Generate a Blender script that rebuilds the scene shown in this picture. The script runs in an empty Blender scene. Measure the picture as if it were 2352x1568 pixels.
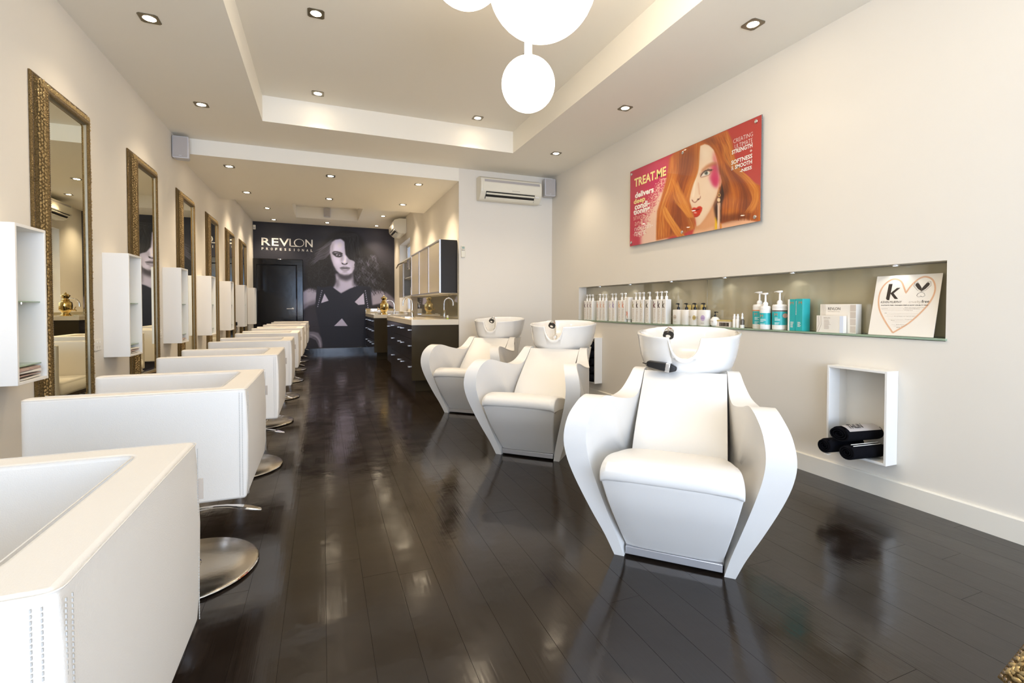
import bpy, bmesh, math, random, numpy as np
from mathutils import Vector, Matrix
C = bpy.context.scene.collection
PI = math.pi
# ---------------------------------------------------------------- camera, world, daylight, exposure
sc = bpy.context.scene
cam_d = bpy.data.cameras.new('camera'); cam = bpy.data.objects.new('camera', cam_d); C.objects.link(cam); sc.camera = cam
YAW, PITCH, ROLL, FPX, PYC = 0.376731, -0.022139, 0.001346, 1097.904, 728.465
_f = Vector((math.sin(YAW)*math.cos(PITCH), math.cos(YAW)*math.cos(PITCH), math.sin(PITCH)))
_r = Vector((math.cos(YAW), -math.sin(YAW), 0)); _u = _r.cross(_f)
_r2 = _r*math.cos(ROLL)+_u*math.sin(ROLL); _u2 = _u*math.cos(ROLL)-_r*math.sin(ROLL)
cam.matrix_world = Matrix(((_r2.x, _u2.x, -_f.x, 0), (_r2.y, _u2.y, -_f.y, 0), (_r2.z, _u2.z, -_f.z, 1.08), (0, 0, 0, 1)))
cam_d.sensor_fit = 'HORIZONTAL'; cam_d.sensor_width = 36; cam_d.lens = FPX/2352*36; cam_d.shift_y = (PYC-784)/2352; cam_d.clip_start = .02
w = bpy.data.worlds.new('sky'); sc.world = w; w.use_nodes = True
w.node_tree.nodes['Background'].inputs[0].default_value = (.62, .78, 1, 1); w.node_tree.nodes['Background'].inputs[1].default_value = 2.2
sc.view_settings.view_transform = 'Standard'; sc.view_settings.look = 'None'; sc.view_settings.gamma = 1; sc.view_settings.exposure = 0.25
sc.view_settings.use_curve_mapping = False
def area(name, loc, rot, sx, sy, e, col):
    l = bpy.data.lights.new(name, 'AREA'); l.shape = 'RECTANGLE'; l.size = sx; l.size_y = sy; l.energy = e; l.color = col
    o = bpy.data.objects.new(name, l); o.location = loc; o.rotation_euler = rot; C.objects.link(o); return o
area('daylight_shopfront', (.77, -3.25, 1.45), (PI/2, 0, 0), 4.0, 2.3, 165, (.44, .64, 1))     # sky light at the shop window behind the camera
area('ceiling_fill', (.77, -3.18, .75), (PI/2+.55, 0, 0), 4.0, .9, 75, (1, .88, .74))     # added unseen fill lamp, aimed up to brighten the ceiling
area('daylight_side_window', (2.05, 10.37, 1.75), (PI/2, 0, PI/2), 1.2, 1.4, 9, (.72, .84, 1))
SPOT_E = 15.0; SPOT_C = (1, .82, .60); GLOBE_E = 4.8; DISC_E = 60.0

XL, XR, XK = -1.425, 2.964, 1.633
Y0, Y2, Y3, YB = -3.2, 5.987, 8.27, 11.946
Z1, Z2, Z3, TZ, T3 = 2.853, 2.689, 2.959, 3.098, 3.2

# ---------------------------------------------------------------- materials
def lin(c):
    return tuple(((v/255+.055)/1.055)**2.4 if v/255 > .04045 else v/255/12.92 for v in c)+(1,)
def mat(name, c, rough=.5, metal=0, noise=0., nscale=60, bump=0., bscale=200, coat=0, emis=None, es=0, trans=0, ior=1.45, spec=.5, stretch=None, c2=None):
    m = bpy.data.materials.new(name); m.use_nodes = True; nt = m.node_tree; b = nt.nodes['Principled BSDF']
    c = lin(c); b.inputs['Base Color'].default_value = c; b.inputs['Roughness'].default_value = rough; b.inputs['Metallic'].default_value = metal
    b.inputs['Coat Weight'].default_value = coat; b.inputs['Coat Roughness'].default_value = .04; b.inputs['IOR'].default_value = ior
    b.inputs['Transmission Weight'].default_value = trans; b.inputs['Specular IOR Level'].default_value = spec
    if emis: b.inputs['Emission Color'].default_value = lin(emis); b.inputs['Emission Strength'].default_value = es
    if noise or bump:
        tc = nt.nodes.new('ShaderNodeTexCoord'); mp = nt.nodes.new('ShaderNodeMapping'); nt.links.new(tc.outputs['Object'], mp.inputs[0])
        if stretch: mp.inputs['Scale'].default_value = stretch
    if noise:
        n = nt.nodes.new('ShaderNodeTexNoise'); n.inputs['Scale'].default_value = nscale; n.inputs['Detail'].default_value = 5; nt.links.new(mp.outputs[0], n.inputs[0])
        r = nt.nodes.new('ShaderNodeMix'); r.data_type = 'RGBA'; nt.links.new(n.outputs[0], r.inputs[0])
        d = lin(c2) if c2 else tuple(v*(1-noise) for v in c[:3])+(1,)
        r.inputs[6].default_value = d; r.inputs[7].default_value = c if c2 else tuple(min(1, v*(1+noise)) for v in c[:3])+(1,)
        nt.links.new(r.outputs[2], b.inputs['Base Color'])
    if bump:
        n = nt.nodes.new('ShaderNodeTexNoise'); n.inputs['Scale'].default_value = bscale; n.inputs['Detail'].default_value = 4; nt.links.new(mp.outputs[0], n.inputs[0])
        bp = nt.nodes.new('ShaderNodeBump'); bp.inputs['Strength'].default_value = bump; bp.inputs['Distance'].default_value = .01
        nt.links.new(n.outputs[0], bp.inputs['Height']); nt.links.new(bp.outputs[0], b.inputs['Normal'])
    return m
M = {}
M['wall'] = mat('wall_paint', (230, 223, 210), .6, noise=.015, nscale=3, bump=.03, bscale=300)
M['ceil'] = mat('ceiling_paint', (244, 238, 224), .7, noise=.01, nscale=2)
M['trim'] = mat('trim_paint', (232, 226, 212), .4, noise=.01, nscale=4)
M['lacq'] = mat('white_lacquer', (236, 233, 226), .35, noise=.01, nscale=4)
M['leather'] = mat('ivory_leather', (225, 218, 207), .46, noise=.02, nscale=6, bump=.12, bscale=420)
M['leather2'] = mat('white_leather', (224, 221, 215), .38, noise=.012, nscale=6, bump=.05, bscale=420)
M['seam'] = mat('seam_thread', (212, 205, 194), .7, noise=.03)
M['stitch'] = mat('grey_stitches', (176, 172, 164), .8, noise=.03)
M['ceramic'] = mat('white_ceramic', (236, 234, 229), .07, coat=.6, noise=.004, nscale=3)
M['chrome'] = mat('chrome', (226, 226, 228), .06, 1, noise=.01, nscale=8)
M['steel'] = mat('scratched_steel', (196, 190, 180), .24, 1, noise=.12, nscale=9, bump=.05, bscale=60)
M['gold'] = mat('polished_brass', (224, 196, 130), .1, 1, noise=.03, nscale=20)
M['black'] = mat('black_plastic', (18, 18, 20), .3, noise=.05)
M['towel'] = mat('black_terry', (20, 20, 25), .95, noise=.35, nscale=300, bump=.8, bscale=500, spec=.1)
M['darkcab'] = mat('dark_gloss_laminate', (46, 41, 37), .14, noise=.02, nscale=3, spec=.3)
M['darkend'] = mat('brown_gloss_panel', (60, 53, 40), .12, noise=.02, nscale=3, spec=.4)
M['bench'] = mat('cream_stone', (226, 216, 196), .14, noise=.06, nscale=300)
M['doorblk'] = mat('black_gloss_paint', (9, 10, 14), .12, coat=0, noise=.1, nscale=20, bump=.05, bscale=14)
M['glass_shelf'] = mat('green_glass', (190, 214, 184), .05, trans=.45, noise=.01)
M['splash'] = mat('olive_backpainted_glass', (172, 162, 134), .04, coat=.8, noise=.01, nscale=2, spec=.9)
M['splash2'] = mat('bronze_splashback', (150, 142, 112), .03, coat=.6, metal=.1, noise=.01, nscale=2)
M['palecab'] = mat('frosted_cream_glass', (214, 203, 178), .2, noise=.015, nscale=6)
M['alu'] = mat('aluminium', (210, 210, 214), .3, .7, noise=.02)
M['acw'] = mat('air_conditioner_plastic', (232, 226, 208), .3, noise=.01)
M['acd'] = mat('dark_vent', (30, 28, 26), .5, noise=.05)
M['grille'] = mat('speaker_grille', (188, 182, 178), .7, noise=.06, nscale=500, bump=.4, bscale=900)
M['spk'] = mat('speaker_case', (206, 205, 208), .45, noise=.01)
M['mirror'] = mat('mirror_glass', (238, 236, 216), .0, 1, noise=.003, nscale=1)
M['bevelglass'] = mat('bevelled_mirror_edge', (240, 240, 226), .03, 1, noise=.01, nscale=1)
M['frame'] = mat('gilt_frame', (178, 150, 98), .36, .7, noise=.5, nscale=190, bump=1.6, bscale=170, c2=(78, 58, 34))
M['frame2'] = mat('gilt_ornament', (238, 214, 158), .28, .75, noise=.4, nscale=110, c2=(140, 108, 64))
M['silverbead'] = mat('silver_beading', (176, 160, 140), .3, .8, noise=.4, nscale=260, c2=(70, 56, 44))
M['globe'] = mat('opal_glass_lit', (255, 255, 255), .3, noise=.001, emis=(255, 238, 214), es=GLOBE_E)
M['disc'] = mat('lamp_lit', (255, 250, 240), .3, noise=.001, emis=(255, 236, 205), es=DISC_E)
M['led'] = mat('led_lit', (240, 250, 255), .3, noise=.001, emis=(225, 240, 255), es=3)
M['plate'] = mat('brushed_nickel', (134, 126, 108), .35, .8, noise=.1, nscale=30)
M['bottle'] = mat('white_bottle', (242, 238, 230), .3, noise=.008)
M['pump'] = mat('white_pump', (244, 242, 238), .3, noise=.008)
M['label'] = mat('pale_label', (238, 226, 214), .5, noise=.01)
M['teal'] = mat('teal_label', (52, 178, 180), .35, noise=.03, nscale=8)
M['tealbox'] = mat('teal_card', (46, 172, 170), .4, noise=.03, nscale=8)
M['orange'] = mat('orange_print', (214, 122, 60), .5, noise=.02)
M['brown'] = mat('dark_brown_print', (56, 38, 30), .5, noise=.02)
M['ink'] = mat('dark_print', (52, 42, 34), .5, noise=.02)
M['grey'] = mat('grey_print', (176, 162, 146), .6, noise=.02)
M['greyl'] = mat('light_grey_print', (206, 192, 176), .6, noise=.02)
M['white'] = mat('white_print', (244, 240, 230), .5, noise=.005)
M['cream'] = mat('cream_print', (240, 222, 150), .5, noise=.01)
M['pinkw'] = mat('pale_pink_print', (232, 186, 170), .5, noise=.01)
M['heart'] = mat('peach_print', (224, 178, 142), .5, noise=.01)
M['card'] = mat('white_card', (240, 232, 218), .25, coat=.3, noise=.006)
M['goldfoil'] = mat('gold_foil', (222, 200, 128), .35, .3, noise=.06)
M['paper'] = mat('magazine_paper', (226, 218, 204), .5, noise=.08, nscale=60)
M['paperd'] = mat('magazine_cover', (186, 158, 146), .4, noise=.5, nscale=40)
M['clear'] = mat('clear_acrylic', (240, 246, 244), .02, trans=.9)
def print_mat(name, rough, coat):
    m = bpy.data.materials.new(name); m.use_nodes = True; b = m.node_tree.nodes['Principled BSDF']
    a = m.node_tree.nodes.new('ShaderNodeAttribute'); a.attribute_name = 'print'; m.node_tree.links.new(a.outputs[0], b.inputs['Base Color'])
    b.inputs['Roughness'].default_value = rough; b.inputs['Coat Weight'].default_value = coat; b.inputs['Coat Roughness'].default_value = .02; return m
M['mural'] = print_mat('mural_print', .6, 0); M['poster'] = print_mat('poster_print', .5, .55)
def floor_mat():
    m = bpy.data.materials.new('dark_stained_boards'); m.use_nodes = True; nt = m.node_tree; b = nt.nodes['Principled BSDF']; N = nt.nodes.new; K = nt.links.new
    tc = N('ShaderNodeNewGeometry'); mp = N('ShaderNodeMapping'); mp.inputs['Scale'].default_value = (60, 2.2, 1); K(tc.outputs['Position'], mp.inputs[0])
    g = N('ShaderNodeTexNoise'); g.inputs['Scale'].default_value = 1.6; g.inputs['Detail'].default_value = 8; K(mp.outputs[0], g.inputs[0])
    oi = N('ShaderNodeObjectInfo'); r = N('ShaderNodeMix'); r.data_type = 'RGBA'; K(g.outputs[0], r.inputs[0])
    r.inputs[6].default_value = lin((24, 19, 15)); r.inputs[7].default_value = lin((42, 33, 26))
    r2 = N('ShaderNodeMix'); r2.data_type = 'RGBA'; r2.blend_type = 'MULTIPLY'; r2.inputs[0].default_value = .5; K(r.outputs[2], r2.inputs[6])
    mr = N('ShaderNodeMapRange'); K(oi.outputs['Random'], mr.inputs[0]); mr.inputs[3].default_value = .75; mr.inputs[4].default_value = 1.15; K(mr.outputs[0], r2.inputs[7]); K(r2.outputs[2], b.inputs['Base Color'])
    n2 = N('ShaderNodeTexNoise'); n2.inputs['Scale'].default_value = 5; n2.inputs['Detail'].default_value = 6; K(tc.outputs['Position'], n2.inputs[0])
    m2 = N('ShaderNodeMapRange'); K(n2.outputs[0], m2.inputs[0]); m2.inputs[1].default_value = .3; m2.inputs[2].default_value = .7; m2.inputs[3].default_value = .08; m2.inputs[4].default_value = .2; K(m2.outputs[0], b.inputs['Roughness'])
    bp = N('ShaderNodeBump'); bp.inputs['Strength'].default_value = .06; bp.inputs['Distance'].default_value = .004; K(g.outputs[0], bp.inputs['Height'])
    n3 = N('ShaderNodeTexNoise'); n3.inputs['Scale'].default_value = 9; K(tc.outputs['Position'], n3.inputs[0])
    bp2 = N('ShaderNodeBump'); bp2.inputs['Strength'].default_value = .05; bp2.inputs['Distance'].default_value = .02; K(n3.outputs[0], bp2.inputs['Height']); K(bp.outputs[0], bp2.inputs['Normal']); K(bp2.outputs[0], b.inputs['Normal'])
    b.inputs['IOR'].default_value = 1.55; return m
M['floor'] = floor_mat()
M['gap'] = mat('board_joint', (22, 17, 13), .7, noise=.1)

# ---------------------------------------------------------------- helpers
def tag(o, label=None, cat=None, group=None, kind=None):
    if label: o['label'] = label
    if cat: o['category'] = cat
    if group: o['group'] = group
    if kind: o['kind'] = kind
    return o
def empty(name, loc, rz=0, **k):
    o = bpy.data.objects.new(name, None); C.objects.link(o); o.location = loc; o.rotation_euler = (0, 0, rz); o.empty_display_size = .1; return tag(o, **k)
class MB:
    def __init__(s): s.v = []; s.f = []
    def add(s, v, f):
        n = len(s.v); s.v += [tuple(q) for q in v]; s.f += [tuple(i+n for i in q) for q in f]; return s
    def box(s, x0, x1, y0, y1, z0, z1):
        return s.add([(x, y, z) for z in (z0, z1) for x, y in ((x0, y0), (x1, y0), (x1, y1), (x0, y1))], [(3, 2, 1, 0), (4, 5, 6, 7), (0, 1, 5, 4), (1, 2, 6, 5), (2, 3, 7, 6), (3, 0, 4, 7)])
    def quad(s, a, b, c, d): return s.add([a, b, c, d], [(0, 1, 2, 3)])
    def prism(s, pts, fn, t0, t1):
        """closed outline pts (p,q) swept from t0 to t1; fn(p,q,t) gives the point"""
        n = len(pts); v = [fn(p, q, t) for t in (t0, t1) for p, q in pts]
        return s.add(v, [tuple(range(n-1, -1, -1)), tuple(range(n, 2*n))]+[(i, (i+1) % n, n+(i+1) % n, n+i) for i in range(n)])
    def rings(s, R, cap=True, closed=True):
        n = len(R[0]); v = [q for r in R for q in r]; f = []
        for k in range(len(R)-1):
            for i in range(n if closed else n-1): j = (i+1) % n; f.append((k*n+i, k*n+j, (k+1)*n+j, (k+1)*n+i))
        if cap: f += [tuple(range(n-1, -1, -1)), tuple(range((len(R)-1)*n, len(R)*n))]
        return s.add(v, f)
    def lathe(s, prof, seg=24, c=(0, 0, 0), sx=1, sy=1):
        return s.rings([[(c[0]+r*sx*math.cos(2*PI*i/seg), c[1]+r*sy*math.sin(2*PI*i/seg), c[2]+z) for i in range(seg)] for r, z in prof])
    def tube(s, pts, r, seg=8):
        P = [Vector(p) for p in pts]; R = []; up = None
        for i, p in enumerate(P):
            t = (P[min(i+1, len(P)-1)]-P[max(i-1, 0)]).normalized()
            if up is None: up = t.orthogonal().normalized()
            up = (up-t*up.dot(t)).normalized(); sd = t.cross(up); rr = r[i] if isinstance(r, (list, tuple)) else r
            R.append([p+(up*math.cos(2*PI*k/seg)+sd*math.sin(2*PI*k/seg))*rr for k in range(seg)])
        return s.rings(R)
    def build(s, name, m, parent=None, bevel=0, seg=2, smooth=True, angle=35, kind=None, label=None, sub=0):
        me = bpy.data.meshes.new(name); me.from_pydata([tuple(q) for q in s.v], [], s.f); me.update()
        bm = bmesh.new(); bm.from_mesh(me); bmesh.ops.recalc_face_normals(bm, faces=bm.faces); bm.to_mesh(me); bm.free()
        me.materials.append(M[m] if isinstance(m, str) else m)
        o = bpy.data.objects.new(name, me); C.objects.link(o)
        if parent: o.parent = parent
        if smooth:
            me.polygons.foreach_set('use_smooth', [True]*len(me.polygons)); me.set_sharp_from_angle(angle=math.radians(angle))
        if bevel:
            b = o.modifiers.new('bevel', 'BEVEL'); b.width = bevel; b.segments = seg; b.limit_method = 'ANGLE'; b.angle_limit = math.radians(30); b.harden_normals = False
        if sub: sm = o.modifiers.new('sub', 'SUBSURF'); sm.levels = sub; sm.render_levels = sub
        if kind: o['kind'] = kind
        if label: o['label'] = label
        return o
def copy_tree(o, parent=None, loc=None, rz=None):
    ch = list(o.children); c = o.copy(); C.objects.link(c)
    if parent: c.parent = parent
    if loc is not None: c.location = loc
    if rz is not None: c.rotation_euler = (0, 0, rz)
    for k in ch: copy_tree(k, c)
    return c
def bx(name, m, a, parent=None, bevel=.002, **k): return MB().box(*a).build(name, m, parent, bevel=bevel, **k)
_tc = {}
def text_mesh(s, bold=0., res=2):
    key = (s, bold, res)
    if key not in _tc:
        cu = bpy.data.curves.new('lettering', 'FONT'); cu.body = s; cu.offset = bold; cu.resolution_u = res; cu.size = 1
        o = bpy.data.objects.new('tmp', cu); C.objects.link(o); bpy.context.view_layer.update()
        dg = bpy.context.evaluated_depsgraph_get(); me = o.evaluated_get(dg).to_mesh()
        v = np.array([tuple(q.co) for q in me.vertices]); f = [tuple(p.vertices) for p in me.polygons]
        o.evaluated_get(dg).to_mesh_clear(); bpy.data.objects.remove(o); v = v[:, :2]; mn = v.min(0); mx = v.max(0)
        _tc[key] = ((v-mn)/np.maximum(mx-mn, 1e-6), f)
    return _tc[key]
def text_fit(s, o, ux, uy, w_, h_, m, parent, name='lettering', bold=0., shear=0, mb=None, **k):
    """print s so that its bounds fill the rectangle at o, w_ along ux and h_ along uy"""
    v, f = text_mesh(s, bold); o = Vector(o); ux = Vector(ux).normalized(); uy = Vector(uy).normalized()
    pts = [o+ux*(x*w_+shear*y*h_)+uy*(y*h_) for x, y in v]
    if mb is not None: mb.add(pts, f); return mb
    return MB().add(pts, f).build(name, m, parent, smooth=False, **k)
def wall_sheet(fn, u0, u1, v0, v1, holes, mb=None):
    mb = mb or MB(); us = sorted({u0, u1, *[h[0] for h in holes], *[h[1] for h in holes]}); vs = sorted({v0, v1, *[h[2] for h in holes], *[h[3] for h in holes]})
    for a, b in zip(us, us[1:]):
        for c, d in zip(vs, vs[1:]):
            if any(h[0] <= a and b <= h[1] and h[2] <= c and d <= h[3] for h in holes): continue
            mb.quad(fn(a, c), fn(b, c), fn(b, d), fn(a, d))
    return mb
# ---------------------------------------------------------------- painting of the two pictures
class Paint:
    """soft brush painter for the two printed pictures"""
    def __init__(s, w, h, sc, base):
        s.sc = sc; s.h = int(h*sc); s.w = int(w*sc)
        s.im = np.zeros((s.h, s.w, 3)) + np.array(base, float)
    def win(s, p, m):
        x0 = max(0, int(p[:, 0].min()-m)); x1 = min(s.w, int(p[:, 0].max()+m)+2)
        y0 = max(0, int(p[:, 1].min()-m)); y1 = min(s.h, int(p[:, 1].max()+m)+2)
        return x0, x1, y0, y1
    @staticmethod
    def blur(a, r):
        r = max(.3, r); n = int(r*2.6)+1; k = np.exp(-.5*(np.arange(-n, n+1)/r)**2); k /= k.sum()
        a = np.pad(a, n, mode='edge')
        a = sum(k[i]*a[i:a.shape[0]-2*n+i, :] for i in range(2*n+1))
        return sum(k[i]*a[:, i:a.shape[1]-2*n+i] for i in range(2*n+1))
    def put(s, w, m, c, a):
        x0, x1, y0, y1 = w; m = (m*a)[..., None]
        s.im[y0:y1, x0:x1] = s.im[y0:y1, x0:x1]*(1-m)+np.array(c, float)*m
    def poly(s, pts, c, a=1., soft=2.):
        p = np.array(pts, float)*s.sc; so = soft*s.sc; w = s.win(p, so*3+2); x0, x1, y0, y1 = w
        if x1 <= x0 or y1 <= y0: return
        X, Y = np.meshgrid(np.arange(x0, x1)+.5, np.arange(y0, y1)+.5); ins = np.zeros(X.shape, bool)
        for i in range(len(p)):
            (ax, ay), (bx, by) = p[i-1], p[i]
            if ay == by: continue
            cr = (ay > Y) != (by > Y); ins ^= cr & (X < (bx-ax)*(Y-ay)/(by-ay)+ax)
        s.put(w, s.blur(ins.astype(float), so), c, a)
    def ell(s, x, y, rx, ry, c, a=1., soft=2., rot=0.):
        t = np.linspace(0, 2*np.pi, 28, endpoint=False); co, si = math.cos(rot), math.sin(rot)
        s.poly([(x+rx*math.cos(q)*co-ry*math.sin(q)*si, y+rx*math.cos(q)*si+ry*math.sin(q)*co) for q in t], c, a, soft)
    def line(s, pts, wd, c, a=1.):
        p = np.array(pts, float)*s.sc; wd = max(wd*s.sc, .45); w = s.win(p, wd*3+1); x0, x1, y0, y1 = w
        if x1 <= x0 or y1 <= y0: return
        X, Y = np.meshgrid(np.arange(x0, x1)+.5, np.arange(y0, y1)+.5); D = np.full(X.shape, 1e9); n = len(p)-1
        for i in range(n):
            a0, b0 = p[i], p[i+1]; d = b0-a0; L = d@d+1e-9
            t = np.clip(((X-a0[0])*d[0]+(Y-a0[1])*d[1])/L, 0, 1); q = (i+t)/n
            tap = np.clip(np.minimum(q, 1-q)*5+.25, 0, 1)
            D = np.minimum(D, ((X-a0[0]-t*d[0])**2+(Y-a0[1]-t*d[1])**2)/tap**2)
        s.put(w, np.exp(-D/wd**2), c, a)
    def curve(s, pts, wd, c, a=1., n=4):
        s.line(cr_spline(pts, n), wd, c, a)
def cr_spline(pts, n=4):
    p = [np.array(q, float) for q in pts]; p = [2*p[0]-p[1]]+p+[2*p[-1]-p[-2]]; out = []
    for i in range(1, len(p)-2):
        for k in range(n):
            t = k/n; out.append(.5*(2*p[i]+(p[i+1]-p[i-1])*t+(2*p[i-1]-5*p[i]+4*p[i+1]-p[i+2])*t*t+(3*p[i]-p[i-1]-3*p[i+1]+p[i+2])*t**3))
    out.append(p[-2]); return np.array(out)
def G(v, t=1.): return (v*.98*t, v*.965*t, v*1.09*t)
def paint_mural():
    rnd = random.Random(4); P = Paint(1711, 1568, .62, (37, 37, 47))
    P.ell(1420, 330, 260, 330, (56, 54, 66), .8, 150); P.ell(800, 560, 260, 260, (46, 45, 56), .7, 120)
    P.ell(700, 1130, 170, 260, (62, 60, 74), .9, 90); P.ell(1660, 700, 150, 330, G(40), .8, 120)
    P.ell(300, 130, 500, 90, G(36), .7, 80)
    # arms and shoulders
    P.poly([(560, 900), (650, 805), (720, 765), (800, 748), (806, 900), (770, 940), (710, 955), (650, 1000), (600, 1060), (560, 1080)], G(150), 1, 8)
    P.poly([(560, 1000), (650, 950), (760, 900), (800, 900), (780, 945), (700, 962), (640, 1010), (560, 1085)], G(95), .7, 14)
    P.poly([(1370, 750), (1450, 765), (1530, 800), (1600, 850), (1660, 905), (1660, 1000), (1590, 950), (1500, 935), (1400, 955)], G(140), 1, 7)
    P.poly([(1520, 790), (1600, 840), (1665, 900), (1665, 960), (1560, 880)], G(90), .7, 16)
    # hair, dark mass
    P.poly([(1000, 160), (1090, 128), (1200, 150), (1290, 215), (1330, 310), (1420, 370), (1480, 470), (1560, 540), (1600, 640), (1580, 740), (1490, 790), (1380, 770), (1260, 760), (1180, 720), (1100, 400), (960, 320), (960, 520), (1010, 640), (1000, 760), (900, 800), (790, 790), (700, 760), (655, 650), (680, 520), (760, 430), (810, 340), (880, 250), (950, 180)], G(30), 1, 16)
    for i in range(520):  # frizz on the left
        x = rnd.gauss(835, 85); y = rnd.uniform(380, 800); r = rnd.uniform(8, 34); a0 = rnd.uniform(0, 6.3); sw = rnd.uniform(1.2, 4)
        P.line([(x+r*math.cos(a0+sw*t/7), y+r*1.1*math.sin(a0+sw*t/7)) for t in range(8)], rnd.uniform(1.2, 2.2), G(rnd.uniform(18, 74)), rnd.uniform(.35, .7))
    for i in range(90):  # combed back strands left of the face
        t = rnd.random(); x = 1010-60*t; y = 180+170*t
        P.curve([(x+40, y-20), (x-60, y+50+40*t), (x-130, y+110), (x-190-60*rnd.random(), y+150+50*rnd.random())], rnd.uniform(1.5, 3.5), G(rnd.uniform(35, 118)), .45)
    # neck
    P.poly([(1000, 610), (1010, 700), (985, 750), (960, 770), (1060, 828), (1160, 775), (1250, 748), (1200, 700), (1190, 600)], G(168), 1, 8)
    P.poly([(1000, 600), (1200, 590), (1190, 660), (1120, 690), (1050, 670)], G(62), .9, 14)
    P.poly([(995, 690), (1035, 660), (1045, 740), (1010, 775)], G(95), .7, 12); P.poly([(1180, 660), (1215, 690), (1245, 745), (1190, 750)], G(80), .7, 12)
    # face
    face = [(1000, 238), (1050, 228), (1100, 240), (1130, 330), (1200, 430), (1212, 480), (1208, 550), (1185, 598), (1140, 626), (1095, 630), (1050, 612), (1010, 575), (980, 520), (955, 450), (942, 380), (945, 310), (965, 265)]
    P.poly(face, G(176), 1, 5)
    P.poly([(945, 300), (985, 260), (975, 360), (965, 440), (990, 530), (1030, 590), (1000, 570), (950, 450)], G(108), .75, 13)
    P.poly([(1130, 400), (1215, 430), (1215, 580), (1185, 600), (1170, 520), (1130, 470)], G(130), .6, 16)
    P.poly([(1040, 610), (1100, 622), (1160, 612), (1130, 640), (1070, 636)], G(88), .8, 9)
    P.ell(1050, 300, 44, 46, G(205), .7, 22); P.ell(1030, 475, 34, 30, G(196), .6, 20); P.ell(1172, 500, 22, 26, G(178), .5, 14)
    P.ell(1107, 440, 9, 46, G(215), .85, 9); P.ell(1098, 478, 17, 12, G(214), .8, 8)
    P.poly([(1072, 400), (1085, 440), (1076, 480), (1066, 490), (1056, 450)], G(110), .55, 10)
    P.poly([(1128, 440), (1142, 480), (1130, 500), (1120, 480)], G(112), .55, 9)
    P.curve([(1066, 488), (1080, 503), (1098, 508), (1118, 505), (1134, 490)], 6, G(60), .9)
    P.ell(1079, 500, 8, 5, G(28), .9, 3); P.ell(1122, 500, 8, 5, G(34), .9, 3)
    P.poly([(1078, 512), (1098, 520), (1118, 514), (1112, 534), (1092, 534)], G(150), .6, 6)
    # brow and smoky eye
    P.poly([(963, 378), (985, 364), (1020, 366), (1058, 376), (1082, 392), (1072, 400), (1035, 384), (995, 376), (970, 386)], G(44), .95, 3.5)
    P.poly([(962, 386), (985, 384), (1030, 388), (1062, 396), (1080, 410), (1068, 424), (1040, 431), (1005, 424), (980, 405)], G(26), .95, 5)
    P.poly([(1000, 402), (1025, 395), (1052, 404), (1060, 412), (1038, 419), (1012, 414)], G(150), .95, 2)
    P.ell(1030, 406, 9, 10, G(40), 1, 2); P.ell(1027, 402, 2.5, 2.5, G(220), 1, 1); P.curve([(1000, 418), (1035, 426), (1062, 416)], 2.4, G(24), .9)
    P.ell(1066, 411, 4, 3, G(200), .8, 2)
    # lips
    P.poly([(1043, 546), (1070, 535), (1090, 532), (1104, 537), (1120, 533), (1145, 540), (1166, 547), (1130, 556), (1085, 557)], G(104), .95, 3)
    P.poly([(1046, 548), (1085, 556), (1130, 556), (1163, 550), (1148, 572), (1118, 583), (1088, 581), (1060, 567)], G(128), .95, 3.5)
    P.curve([(1043, 547), (1075, 551), (1105, 553), (1135, 552), (1166, 547)], 2.6, G(38), .95); P.ell(1104, 568, 24, 5, G(176), .6, 4); P.ell(1104, 592, 30, 6, G(112), .6, 6)
    # fringe over the far eye
    P.poly([(1000, 235), (950, 260), (1000, 175), (1090, 140), (1200, 160), (1290, 240), (1320, 330), (1330, 450), (1240, 500), (1200, 470), (1150, 445), (1112, 405), (1104, 330), (1100, 262), (1060, 226)], G(29), 1, 5)
    for i in range(230):
        t = rnd.random(); x = 1010+rnd.uniform(0, 120)
        P.curve([(x, 225-60*t), (x+70+60*t, 205-20*t), (1120+150*t+rnd.uniform(-12, 12), 300), (1125+170*t, 390+rnd.uniform(-20, 30)), (1150+150*t, 455+40*t)], rnd.uniform(1.2, 3), G(rnd.choice([16, 22, 30, 42, 55, 78])), .42)
    # curls on the right
    for i in range(900):
        a = rnd.random(); y = 395+rnd.random()*360; x = 1225+(250+40*math.sin(y*.012))*a+rnd.gauss(0, 10)
        if y > 640: x += 20*a
        r = rnd.uniform(9, 24); L = rnd.uniform(45, 110); ph = rnd.uniform(0, 6.3); wv = .5*math.sin(x*.06+y*.045)+.5*math.sin(x*.021-y*.07)
        br = max(14, min(190, 48+66*wv+rnd.gauss(0, 24)))
        if x > 1450 or y > 720: br = min(br, 80)
        P.curve([(x+r*math.sin(ph+t*.85)+t*3, y+L*t/6) for t in range(7)], rnd.uniform(2, 5), G(br), rnd.uniform(.25, .5), 3)
    for cx, cy, r in [(1385, 470, 34), (1300, 560, 26), (1350, 650, 24), (1440, 560, 24), (1250, 610, 20)]:
        for k in range(4):
            rr = r*rnd.uniform(.6, 1.05); a0 = rnd.uniform(0, 6.3); P.curve([(cx+rr*.75*math.cos(a0+t*.55), cy+rr*1.15*math.sin(a0+t*.55)) for t in range(rnd.randint(4, 8))], 2.2, G(rnd.uniform(70, 130)), .35, 3)
    for i in range(160):
        x = rnd.uniform(1440, 1610); y = rnd.uniform(470, 760); r = rnd.uniform(8, 30); a0 = rnd.uniform(0, 6.3)
        P.line([(x+r*math.cos(a0+t*.4), y+r*math.sin(a0+t*.4)) for t in range(8)], 1.5, G(rnd.uniform(22, 80)), .5)
    # dress
    D = (36, 40, 56)
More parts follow.
